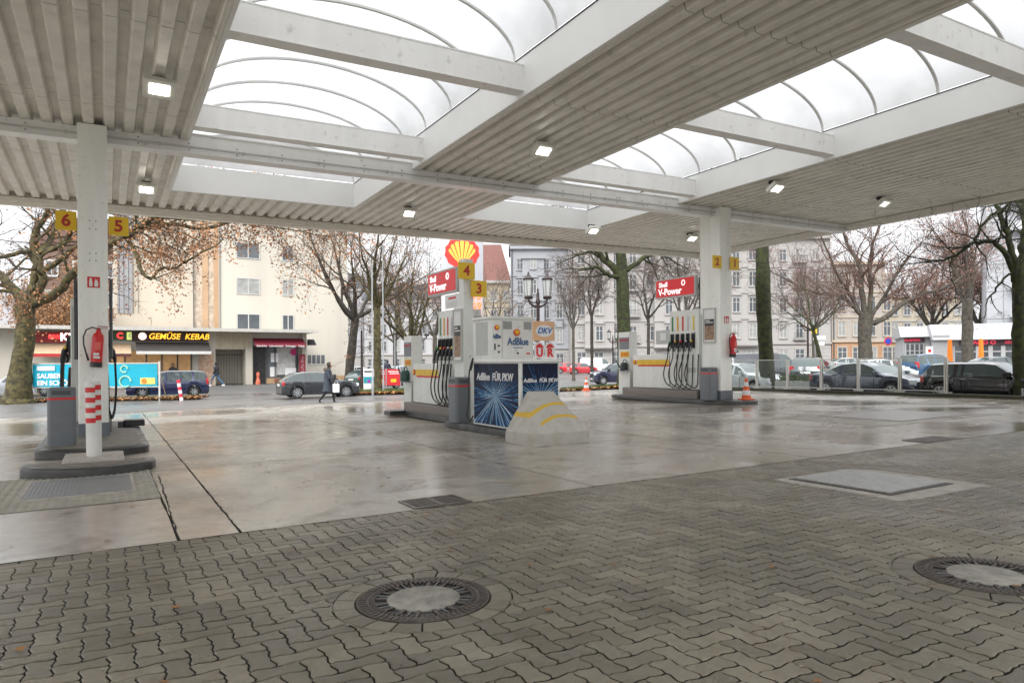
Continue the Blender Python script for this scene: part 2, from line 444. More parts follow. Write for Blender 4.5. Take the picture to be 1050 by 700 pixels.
# gully grates
def grate(lab, a, b, w, d):
    e = at_ab('drain_grate', lab, 'drain grate', a, b, .01, 'gully grates along the edge of the concrete'); flush(e)
    g = MB(); g.box(-w/2, w/2, -d/2, d/2, .0045, .006); g.build('pit', black, e)
    g = MB()
    for s in (-1, 1): g.box(-w/2, w/2, s*(d/2-.015)-.015, s*(d/2-.015)+.015, .008, .014)
    for s in (-1, 1): g.box(s*(w/2-.015)-.015, s*(w/2-.015)+.015, -d/2+.03, d/2-.03, .008, .014)
    g.box(-.012, .012, -d/2+.03, d/2-.03, .0075, .0135)
    k = -w/2+.06
    while k < w/2-.05:
        g.cbox((k, 0, .0105), (.016, d-.08, .005), 0, .32); k += .048
    g.build('grate_bars', M('worn_iron', (.2, .18, .16), .4, .5, var=.3, scale=15), e)
grate('slotted iron drain grate at the edge of wet concrete, nearest the camera', 2.85, 6.5, .62, .44)
grate('far drain grate at the right edge of the concrete, beyond the checker plate', 11.6, 6.5, .9, .4)
# slab patch around tank covers
e = at_ab('tank_cover', 'wide flat tank cover set in a brown concrete strip near the right kerb', 'tank cover', 15.9, 9.3, .0); flush(e)
g = MB(); g.box(-2.8, 1.3, -1.1, 1.6, .0135, .0165); g.build('surround', M('brown_concrete', (.2, .165, .12), .35, var=.3, scale=2, rvar=.15), e)
g = MB(); g.box(-1.6, 1.0, -.7, 1.2, .017, .024); g.build('cover_plate', M('cover_concrete', (.28, .265, .24), .3, var=.2, scale=3), e)
g = MB()
for q in ((-1.66, -1.61, -.76, 1.26), (1.01, 1.06, -.76, 1.26), (-1.61, 1.01, -.76, -.71), (-1.61, 1.01, 1.21, 1.26)): g.box(*q, .017, .021)
g.build('rim', iron, e)
# small rectangular covers far left
for k, (px, Y, ww, dd, lab) in enumerate(((215, 27, 1.1, .8, 'rusty brown rectangular cover in the wet asphalt behind the left island'), (128, 27, 3.2, .8, 'long flat grey cover plate in the asphalt left of the rusty one'))):
    x, y = XY(px, Y); e = at_xy('ground_cover', lab, 'ground cover', x, y, .002, .4)
    g = MB(); g.box(-ww/2, ww/2, -dd/2, dd/2, .0, .022); g.build('lid', M('rusty_lid', (.2, .12, .06), .6) if k == 0 else M('grey_lid', (.2, .195, .185), .4), e)
    g = MB()
    for q in ((-ww/2-.05, -ww/2-.005, -dd/2-.05, dd/2+.05), (ww/2+.005, ww/2+.05, -dd/2-.05, dd/2+.05), (-ww/2-.005, ww/2+.005, -dd/2-.05, -dd/2-.005), (-ww/2-.005, ww/2+.005, dd/2+.005, dd/2+.05)): g.box(*q, 0, .019)
    g.build('rim', iron, e)

# fallen leaves scattered over the forecourt (uncountable litter)
leafm = M('fallen_leaves', (.36, .17, .045), .6, island=.5, col2=(.2, .09, .03), scale=9)
def leaf_quads(g, n, fn, s0=.03, s1=.07, flat=.25, rng=random.Random(5)):
    for _ in range(n):
        x, y, z = fn(rng); s = rng.uniform(s0, s1); t = rng.uniform(0, 2*PI)
        u = Vector((math.cos(t), math.sin(t), rng.uniform(-flat, flat)))*s; w_ = Vector((-math.sin(t), math.cos(t), rng.uniform(-flat, flat)))*s*.7
        c = Vector((x, y, z+s*flat*.6))
        g.add([c-u, c-w_*.9, c+u*.3-w_, c+u, c+u*.3+w_, c-w_*-.9], [(0, 1, 2, 3, 4, 5)])
g = MB()
def fn(r):
    a, b = r.uniform(-6, 15), r.uniform(1, 22); return (a, b, .02)
leaf_quads(g, 260, fn, .015, .035, .15)
tag(g.build('scattered_leaves', leafm, world=True), kind='stuff')

# oil drips, tyre grime and pale gum spots on the ground
g = MB(); r7 = random.Random(77)
def blob(g, a, b, r, z, m, st=1.0):
    n = 11; g.add([(a+math.cos(2*PI*k/n)*r*r7.uniform(.7, 1.2), b+math.sin(2*PI*k/n)*r*st*r7.uniform(.7, 1.2), z) for k in range(n)], [tuple(range(n))], m)
for ca, cb, sp, n_, r0, r1 in ((5.2, 12.5, 1.2, 60, .01, .06), (5.6, 15.5, 1.0, 40, .01, .05), (1.6, 15, 1.2, 50, .01, .06), (14.2, 17, 1.2, 40, .01, .06), (8.5, 9, 3, 40, .01, .04), (2.5, 9, 1.6, 30, .008, .035), (12, 10, 3, 40, .01, .05)):
    for _ in range(n_):
        a, b = r7.gauss(ca, sp*.5), r7.gauss(cb, sp)
        if b > 6.4: blob(g, a, b, r7.uniform(r0, r1)*r7.random(), .0145, 0)
for _ in range(260):
    a, b = r7.uniform(-2, 15), r7.uniform(.5, 6.1); blob(g, a, b, r7.uniform(.004, .014), .0165, 1 if r7.random() < .6 else 0)
tag(g.build('ground_spots', [M('oil_spot', (.05, .04, .03), .25), M('gum_spot', (.3, .28, .24), .7)], world=True), kind='stuff')

# ================================================================== CANOPY
ZS = 5.95
e = at_ab('station_canopy', 'white steel filling station canopy with corrugated soffit and two barrel skylights overhead', 'canopy', -.45, 15.1, 0)
can = e; can.rotation_euler = (0, 0, 0)
AE, BE = 22.3, 22.3
seamm = M('seam_dark', (.16, .14, .12), .7)
def corr(name, a0, a1, b0, b1, ph=0):
    g = MB(); P = .33
    prof = []
    a = a0
    base = math.floor(a0/P)*P
    k = 0
    while base+k*P < a1+P:
        s = base+k*P
        for dx, z in ((0, 0), (.14, 0), (.152, .02), (.172, .11), (.285, .11), (.312, .02)): prof.append((s+dx, ZS+z))
        k += 1
    prof = [(x, z) for x, z in prof if a0 <= x <= a1]
    prof = [(a0, prof[0][1])] + prof + [(a1, prof[-1][1])]
    n = len(prof); nb_ = max(1, int((b1-b0)/4))
    vs = [(x, b0+(b1-b0)*j/nb_, z) for j in range(nb_+1) for x, z in prof]
    g.add(vs, [(j*n+i, (j+1)*n+i, (j+1)*n+i+1, j*n+i+1) for j in range(nb_) for i in range(n-1)])
    g.box(a0, a1, b0, b1, ZS+.13, ZS+.17)
    for q in range(int((b1-b0)/3.6)):
        bb = b0+3.6*(q+1)
        if bb < b1-.5: g.add([(x, bb+d, z-.002) for d in (0, .012) for x, z in prof], [(i, n+i, n+i+1, i+1) for i in range(n-1)], 1)
    g.build(name, [soffitm, seamm], can, world=True)
SK = [(1.46, 6.2), (9.7, 14.5)]; SB0, SB1 = 2.4, 19.8
corr('soffit', -9, 1.44, -4, BE); corr('soffit', 6.22, 9.68, -4, BE); corr('soffit', 14.52, AE, -4, BE)
for a0, a1 in SK:
    corr('soffit', a0-.02, a1+.02, SB1+.03, BE); corr('soffit', a0-.02, a1+.02, -4, SB0-.03)
glz = bpy.data.materials.new('polycarbonate'); glz.use_nodes = True; nt = glz.node_tree; L = nt.links
nt.nodes.remove(nt.nodes['Principled BSDF'])
tcn = N(nt, 'ShaderNodeTexCoord'); nn_ = N(nt, 'ShaderNodeTexNoise'); nn_.inputs['Scale'].default_value = .9; nn_.inputs['Detail'].default_value = 6; L.new(tcn.outputs['Object'], nn_.inputs['Vector'])
cr = N(nt, 'ShaderNodeMapRange'); cr.inputs[1].default_value = .35; cr.inputs[2].default_value = .7; cr.inputs[3].default_value = .43; cr.inputs[4].default_value = .33; L.new(nn_.outputs['Fac'], cr.inputs[0])
cc = N(nt, 'ShaderNodeCombineColor'); L.new(cr.outputs[0], cc.inputs[0]); L.new(cr.outputs[0], cc.inputs[1]); L.new(cr.outputs[0], cc.inputs[2])
tl = N(nt, 'ShaderNodeBsdfTranslucent'); L.new(cc.outputs[0], tl.inputs[0])
tp = N(nt, 'ShaderNodeBsdfTransparent'); L.new(cc.outputs[0], tp.inputs[0])
ms = N(nt, 'ShaderNodeMixShader'); ms.inputs[0].default_value = .1; L.new(tl.outputs[0], ms.inputs[1]); L.new(tp.outputs[0], ms.inputs[2]); L.new(ms.outputs[0], nt.nodes['Material Output'].inputs[0])
ribm = M('skylight_rib', (.6, .6, .58), .4, .4, var=.05)
for a0, a1 in SK:
    g = MB(); T = .07; ZT = 6.62
    g.box(a0-T, a0, SB0, SB1, ZS-.012, ZT); g.box(a1, a1+T, SB0, SB1, ZS-.012, ZT)
    g.box(a0-T, a1+T, SB1, SB1+T, ZS-.012, ZT); g.box(a0-T, a1+T, SB0-T, SB0, ZS-.012, ZT)
    g.build('skylight_upstand', upst, can, world=True)
    g = MB(); am = (a0+a1)/2; hw = (a1-a0)/2; rise = 1.0
    def arc(r, k, n=24): t = PI*k/n; return (am-math.cos(t)*(hw+r), ZT+math.sin(t)*(rise+r))
    n = 24
    vs = [(arc(0, k)[0], b, arc(0, k)[1]+.03) for b in (SB0, SB1) for k in range(n+1)]
    g.add(vs, [(k, k+1, n+1+k+1, n+1+k) for k in range(n)])
    g.build('skylight_glazing', glz, can, world=True, sm=0)
    for b in (SB0+.02, SB1-.02):
        g = MB(); g.add([(arc(0, k)[0], b, arc(0, k)[1]+.02) for k in range(n+1)], [tuple(range(n+1))])
        g.build('skylight_end', glz, can, world=True)
    b = SB1-.1
    while b > SB0:
        g = MB(); w = .06
        pts = [arc(-.03, k) for k in range(n+1)]
        vs = [(x, b+dy, z+dz) for x, z in pts for dy, dz in ((-w/2, 0), (w/2, 0), (w/2, .04), (-w/2, .04))]
        g.add(vs, [(4*k+i, 4*k+(i+1) % 4, 4*k+4+(i+1) % 4, 4*k+4+i) for k in range(n) for i in range(4)])
        g.build('skylight_rib', ribm, can, world=True, sm=30); b -= 1.31
    for b in (14.78, 10.4, 6.0):
        g = MB(); g.box(a0-.0, a1+.0, b-.14, b+.14, ZS+.07, ZS+.09); g.box(a0, a1, b-.13, b-.115, ZS+.09, ZS+.5); g.box(a0, a1, b+.115, b+.13, ZS+.09, ZS+.5); g.box(a0, a1, b-.14, b+.14, ZS+.5, ZS+.52)
        g.build('cross_beam', white, can, world=True)
    g = MB()                                             # dark sealing strips along the edge
    for q in ((a0-.11, a0-.075, SB0, SB1), (a1+.075, a1+.11, SB0, SB1)): g.box(*q, ZS-.02, ZS-.004)
    g.build('soffit_edge_trim', trimm, can, world=True)
    g = MB()
    for q in ((a0+.002, a0+.012, SB0, SB1), (a1-.012, a1-.002, SB0, SB1)): g.box(*q, ZT-.01, ZT+.012)
    g.build('gasket', black, can, world=True)
for (a0, a1) in ((-9, AE),):
    g = MB(); g.box(a0, a1, 15.33, 15.64, 5.68, 5.705); g.box(a0, a1, 15.36, 15.61, 5.705, 5.945)
    for s0, s1 in SK: g.box(s0+.003, s1-.003, 15.36, 15.61, 5.945, 6.07); g.box(s0+.003, s1-.003, 15.33, 15.64, 6.07, 6.095)
    for k in range(12): g.box(a0+1.2+k*2.7, a0+1.215+k*2.7, 15.34, 15.63, 5.705, 5.94)
    g.build('main_beam', white, can, world=True)
    g = MB(); g.box(a0, a1, 15.27, 15.3, 5.78, 5.81)
    for k in range(20): g.box(a0+.6+k*1.55, a0+.64+k*1.55, 15.26, 15.329, 5.77, 5.82)
    g.build('cable_conduit', M('conduit', (.5, .5, .48), .5), can, world=True)
    g = MB()
    for k in range(34):
        for dz in (5.76, 5.88): g.lathe([(.014, 0), (.014, .012), (.006, .016)], (a0+.55+k*.9, 15.36, dz), 6, axis='y')
    g.build('bolt_heads', mgrey, can, world=True)
g = MB(); g.box(-9, AE, BE, BE+.2, 5.74, 6.35); g.box(AE, AE+.2, -4, BE+.2, 5.74, 6.35); g.box(-9.2, -9, -4, BE+.2, 5.74, 6.35); g.box(-9, AE, -4.2, -4, 5.74, 6.35)
g.box(-9, AE-.1, BE-.1, BE-.003, 5.79, 5.93); g.box(AE-.1, AE-.003, -4, BE-.1, 5.79, 5.93)
g.build('fascia', trimm, can, world=True)
for a, lab in ((-.45, None), (15.94, None)):
    g = MB(); g.bbox(a, a+.48, 15.1, 15.93, .1, 5.94, .02); p = g.build('pillar', offwhite, can, world=True, sm=35)
    g = MB(); g.bbox(a-.02, a+.5, 15.08, 15.95, .1, .42, .02); q = g.build('plinth_band', M('plinth_grey', (.13, .15, .17), .5), can, world=True, sm=35)
# downpipe detail screws on the left pillar
g = MB()
for z in (4.15, 4.0, 3.55, 3.42):
    for dx in (-.05, .05): g.lathe([(.012, 0), (.012, .006), (.004, .009)], (-.21+dx, 15.1, z), 8, axis='y')
g.build('screw_heads', mgrey, can, world=True)

# flood lights under the canopy
lampm = M('lamp_emitter', (1, .97, .85), .5, var=0, emit=4)
housing = M('lamp_housing', (.75, .75, .68), .45, var=.08)
LMP = [((165, 88), 'white square floodlight under the left soffit, nearest the camera', 1),
       ((151, 192), 'small square floodlight on the left soffit behind the main beam', 1),
       ((558, 152), 'square floodlight on the middle soffit strip between the two skylights', 1),
       ((420, 217), 'floodlight on the middle soffit beyond the main beam, above the number four sign', 1),
       ((609, 235), 'bright floodlight at the canopy rim beyond the far end of the right skylight', 1),
       ((797, 191), 'floodlight on the right soffit just right of the right pillar', 1),
       ((907, 207), 'unlit looking floodlight on the far right soffit with dark stain around it', 0),
       ((710, 243), 'floodlight at the canopy rim left of the right pillar', 1)]
stainm = M('soot_stain', (.1, .09, .08), .7, var=.4, scale=20)
for (px, py), lab, on in LMP:
    yh = 371-.019*(px-525); Y = 720*(ZS-.16-1.4)/(yh-py); x = (px-525)/720*Y
    e = empty('flood_light', lab, 'ceiling light', (x, Y, ZS-.19+SL*x), ROT, 'square floodlights under the canopy')
    g = MB(); g.cbox((0, .1, .15), (.2, .12, .09)); g.cbox((0, .06, .09), (.05, .05, .1)); g.build('bracket', black, e)
    g = MB(); g.xf(Matrix.Identity(4)); k = 0
    g.bbox(-.23, .23, -.17, .17, -.055, .05, .03); g.xf(Matrix.Rotation(math.radians(-32), 4, 'X')); g.build('housing', housing, e, sm=35)
    g = MB(); g.box(-.14, .14, -.1, .09, -.062, -.056); g.xf(Matrix.Rotation(math.radians(-32), 4, 'X')); g.build('lens', lampm if on else M('lens_dim', (.6, .6, .55), .3, emit=.6), e)

# number signs
def numsign(n, lab, a, b, z, w=.33, h=.35, rz=ROT):
    e = at_ab('number_sign', lab, 'number sign', a, b, z, 'yellow pump number signs', rz=rz)
    g = MB(); g.box(-w/2, w/2, -.012, .012, -h/2, h/2); g.box(-.02, .02, .012, .06, -.05, .05); g.build('sign_plate', yellow, e)
    text(n, .3, darkred_t, e, (0, -.014, -.005), FRONT, bold=.03)
numsign('6', 'yellow square sign numbered six on the left side of the left pillar', -.63, 15.2, 4.14)
numsign('5', 'yellow square sign numbered five on the right side of the left pillar', .21, 15.2, 4.1)
numsign('2', 'yellow square sign numbered two on the left side of the right pillar', 15.76, 15.05, 4.26, .36, .38)
numsign('1', 'yellow square sign numbered one on the right side of the right pillar', 16.5, 15.05, 4.25, .36, .38)

# fire signs and extinguishers
def firesign(lab, a, b, z):
    e = at_ab('fire_sign', lab, 'fire sign', a, b, z, 'red fire extinguisher signs')
    g = MB(); g.box(-.1, .1, -.006, 0, -.1, .1); g.build('sign_plate', red, e)
    g = MB()
    g.prism([(-.07, -.08), (-.02, -.08), (-.02, .02), (-.035, .045), (-.02, .07), (-.06, .075), (-.07, .02)], -.009, -.0065, axis='y')
    g.prism([(.015, -.08), (.07, -.08), (.075, -.02), (.06, .02), (.065, .06), (.045, .03), (.035, .07), (.02, .02), (.01, -.03)], -.009, -.0065, axis='y')
    g.build('pictogram', wintext, e)
firesign('red fire extinguisher sign on the left pillar', -.2, 15.1, 3.02)
firesign('red fire extinguisher sign on the right pillar', 16.2, 15.1, 2.55)
def extinguisher(lab, a, b, z):
    e = at_ab('fire_extinguisher', lab, 'fire extinguisher', a, b, z, 'red fire extinguishers on the pillars', rz=ROT)
    e.rotation_euler = (0, math.radians(4), ROT); e.scale = (1.15,)*3
    g = MB(); g.lathe([(.07, .03), (.082, .04), (.082, .46), (.07, .52), (.035, .56), (.03, .6)], n=24); g.build('cylinder', red, e, sm=40)
    g = MB(); g.lathe([(.078, 0), (.086, .005), (.086, .075), (.083, .08)], n=24); g.build('base_ring', black, e, sm=40)
    g = MB(); g.cbox((0, 0, .61), (.05, .05, .04)); g.cbox((.06, 0, .655), (.16, .022, .012), r=0); g.cbox((.07, 0, .625), (.13, .022, .01)); g.build('handle', M('ext_handle', (.3, .02, .02), .4), e)
    g = MB(); pts = [(-.02, -.01, .61), (-.09, -.03, .63), (-.17, -.04, .58), (-.2, -.05, .47), (-.19, -.05, .35), (-.15, -.04, .22), (-.11, -.03, .1)]
    g.tube(pts, [.011]*5+[.013, .018], 8); g.build('hose', black, e, sm=60)
    g = MB(); g.box(-.04, .045, -.0855, -.0815, .27, .4)
    for k in range(4): g.box(-.035, .03-.01*k, -.0865, -.0857, .285+.028*k, .295+.028*k)
    q = MB(); q.box(-.05, .03, -.0865, -.082, .19, .225); q.box(-.045, .045, -.0865, -.082, .14, .175); q.build('white_print', wintext, e); g.build('label', [M('label_red2', (.7, .12, .1), .4)], e)
    g = MB(); g.box(-.03, .03, .06, .14, .3, .5); g.build('wall_bracket', black, e)
extinguisher('red fire extinguisher hung on the left pillar above the striped post', -.17, 14.98, 1.45)
extinguisher('red fire extinguisher hung on the right pillar', 16.32, 14.98, 1.42)
# ================================================================== ISLANDS
def kerb_poly(x0, x1, y0, y1, r, n=8):
    o = []
    for cx, cy, a0 in ((x1, y1, 0), (x0, y1, 90), (x0, y0, 180), (x1, y0, 270)):
        sx = -1 if cx == x1 else 1; sy = -1 if cy == y1 else 1
        for i in range(n+1):
            t = math.radians(a0+90*i/n); o.append((cx+sx*r[0]+math.cos(t)*r[0], cy+sy*r[1]+math.sin(t)*r[1]))
    return o
def kerb(name, lab, a, b, poly, h=.14, mat=None, z=.01):
    e = at_ab(name, lab, 'kerb', a, b, z)
    g = MB(); n = len(poly); cx = sum(p[0] for p in poly)/n; cy = sum(p[1] for p in poly)/n
    def ring(k, z): return [(cx+(x-cx)*k, cy+(y-cy)*k, z) for x, y in poly]
    vs = ring(1.0, 0)+ring(1.0, h*.75)+ring(.985, h*.93)+ring(.96, h)
    fs = [(j*n+i, j*n+(i+1) % n, (j+1)*n+(i+1) % n, (j+1)*n+i) for j in range(3) for i in range(n)] + [tuple(3*n+i for i in range(n))]
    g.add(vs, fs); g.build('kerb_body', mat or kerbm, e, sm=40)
    return e
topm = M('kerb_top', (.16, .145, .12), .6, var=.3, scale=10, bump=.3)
# left island: two curved bull noses
k1 = kerb('island_kerb', 'curved dark kerb nose at the left, nearest the camera with steel plate before it', -.2, 10.62, [(-.8, .62), (-.72, .34), (-.5, .14), (-.2, .03), (0.05, 0), (.3, .03), (.55, .13), (.73, .3), (.8, .55), (.8, .8), (-.8, .8)][::1], .125)
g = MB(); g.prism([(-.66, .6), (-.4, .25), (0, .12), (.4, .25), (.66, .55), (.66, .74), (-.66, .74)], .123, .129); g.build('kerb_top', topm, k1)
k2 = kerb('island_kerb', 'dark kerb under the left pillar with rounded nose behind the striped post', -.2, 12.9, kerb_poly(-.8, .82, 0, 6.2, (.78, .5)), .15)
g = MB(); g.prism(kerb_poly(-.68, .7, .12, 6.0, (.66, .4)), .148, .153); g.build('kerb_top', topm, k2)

# striped steel post with base plate
e = at_ab('bollard', 'white post with staggered red bands on a pale base plate before the left pillar', 'bollard', -.16, 11.75, .145)
g = MB(); g.cbox((0, -.05, .012), (.74, 1.05, .022), r=.0); g.build('base_plate', M('base_plate', (.42, .39, .35), .6, var=.25, scale=8), e)
postm = M('post_white', (.7, .7, .67), .4, var=.08, scale=5, bump=.15, bscale=25)
g = MB(); tl_ = Matrix.Rotation(math.radians(-.6), 4, 'Y')
g.lathe([(.098, .02), (.098, 1.06), (.092, 1.085), (.0, 1.09)], n=28)
for k in range(30): g.lathe([(.0985, .04+k*.034), (.1005, .05+k*.034), (.0985, .06+k*.034)], n=28); g.f = g.f[:-2]
g.xf(tl_); g.build('post', postm, e, sm=35)
g = MB()
for k in range(4):
    z0 = .5+k*.145
    for t0, t1, dz in ((195, 285, 0), (285, 345, .035)):
        nn = 6; v = []
        for zz in (z0+dz, z0+dz+.072):
            for i in range(nn+1):
                t = math.radians(t0+(t1-t0)*i/nn); v.append((math.cos(t)*.1025, math.sin(t)*.1025, zz))
        g.add(v, [(i, i+1, nn+2+i, nn+1+i) for i in range(nn)])
g.xf(tl_); g.build('reflective_band', red, e)
g = MB()
for sx in (-1, 1):
    for sy in (-1, 1): g.lathe([(.018, .022), (.018, .036), (.008, .04)], (sx*.3, sy*.42-.05, 0), 6)
g.build('anchor_bolt', steel, e)

def bin_(lab, a, b, z, w=.4, d=.36, h=.98):
    e = at_ab('litter_bin', lab, 'litter bin', a, b, z, 'grey litter bins with a red band on the pump islands')
    g = MB(); g.bbox(-w/2, w/2, -d/2, d/2, 0, h, .06, n=5); g.build('body', bingrey, e, sm=40)
    g = MB(); g.bbox(-w/2-.003, w/2+.003, -d/2-.003, d/2+.003, h-.2, h-.135, .06, n=5); g.build('red_band', red, e, sm=40)
    g = MB(); g.box(-w/2-.005, -w/2+.002, -d/2+.07, d/2-.07, h-.12, h-.04); g.box(-w/2+.07, w/2-.07, -d/2-.005, -d/2+.002, h-.12, h-.05); g.build('slot', dgrey, e)
    return e
bin_('grey litter bin beside the left pillar under the black fuel nozzle', -.64, 13.75, .165, .4, .4, .96)
bin_('grey litter bin left of the blue cabinet on the middle island', 6.5, 13.5, .15, .36, .42, .95)
bin_('grey litter bin in front of the right pillar', 15.7, 15.35, .15, .36, .42, .98)

panelw = M('pump_white', (.74, .75, .71), .35, var=.06, scale=3, streak=True, specks=.3, sscale=9)
panelg = M('pump_pale_grey', (.5, .51, .49), .4, var=.06)
paint = lambda n, c: M(n, c, .4, var=.05)
greenp = paint('green_paint', (.02, .22, .07)); yel2 = paint('grade_yellow', (.75, .55, .05)); orange2 = paint('grade_amber', (.8, .4, .03)); greyp = paint('grade_grey', (.55, .5, .55))
shellr = paint('emblem_red', (.7, .02, .02)); shelly = paint('emblem_yellow', (.9, .6, .02))
def pecten(parent, c, size, facing, emit=False, name='emblem'):
    """scallop emblem: red body, yellow flutes"""
    rm = M('emblem_red_lit', (.7, .03, .02), .35, var=0, emit=.12) if emit else shellr
    ym = M('emblem_yellow_lit', (.85, .42, .06), .35, var=0, emit=.12) if emit else shelly
    g = MB(); s = size/2
    out = []; n = 9
    for k in range(n*4+1):
        t = math.radians(-38+256*k/(n*4)); r = s*(1+.035*math.cos(2*PI*(k/4)))
        out.append((math.cos(t)*r, math.sin(t)*r*.92+.05*s))
    out += [(-.5*s, -.72*s), (-.42*s, -.92*s), (.42*s, -.92*s), (.5*s, -.72*s)]
    g.prism(out, -.02, 0, 0, 'y')
    base = (0, -.78*s)
    for k in range(7):
        t0, t1 = math.radians(2+176*k/7+3), math.radians(2+176*(k+1)/7-3)
        def ed(t, r=.84*s): return (math.cos(t)*r, math.sin(t)*r*.95+.0*s)
        p = [(base[0]+(ed(t0)[0])*.18, base[1]+.15*s), ed(t0, .76*s), (ed((t0+t1)/2, .82*s)), ed(t1, .76*s), (base[0]+ed(t1)[0]*.18, base[1]+.15*s)]
        g.prism(p[::-1], -.026, -.0205, 1, 'y')
    o = g.build(name, [rm, ym], parent)
    o.location = c
    if facing == 'L': o.rotation_euler = (0, 0, -PI/2)
    return o

photo_dark = M('poster_dark', (.05, .045, .042), .5, var=.3)
food = M('poster_food', (.5, .32, .2), .5, col2=(.12, .07, .05), scale=14)
def poster(lab, a, b, z, w, h):
    e = at_ab('framed_poster', lab, 'poster frame', a, b, z, 'poster frames on the left faces of the pillars')
    g = MB()
    for q in ((-w/2, w/2, h/2-.03, h/2), (-w/2, w/2, -h/2, -h/2+.03), (-w/2, -w/2+.03, -h/2+.03, h/2-.03), (w/2-.03, w/2, -h/2+.03, h/2-.03)):
        g.box(-.05, 0, q[0], q[1], q[2], q[3])
    g.build('frame', panelg, e)
    g = MB(); g.box(-.03, -.01, -w/2+.03, w/2-.03, -h/2+.03, h/2-.03); g.build('sheet', wintext, e)
    g = MB(); g.box(-.036, -.031, -w/2+.06, w/2-.06, -.02, .18*h); g.build('picture_upper', photo_dark, e)
    g = MB(); g.box(-.036, -.031, -w/2+.06, w/2-.06, -h*.42, -.0205); g.build('picture_lower', food, e)
    g = MB(); g.box(-.039, -.0365, -.02, w*.3, .12*h, .12*h+.03); g.box(-.039, -.0365, -w*.3, w*.3, .07*h, .07*h+.025); g.build('print', wintext, e)
    return e

def tag_strip(e, y, z0, z1, m, x=-.004):
    g = MB(); r = .035
    pts = [(math.cos(t)*r+y, z1-r+math.sin(t)*r) for t in [PI*k/6 for k in range(7)]] + [(y+math.cos(t)*r, z0+r+math.sin(t)*r) for t in [PI+PI*k/6 for k in range(7)]]
    g.prism(pts, x-.004, x, 0, 'x'); g.build('grade_tag', m, e)

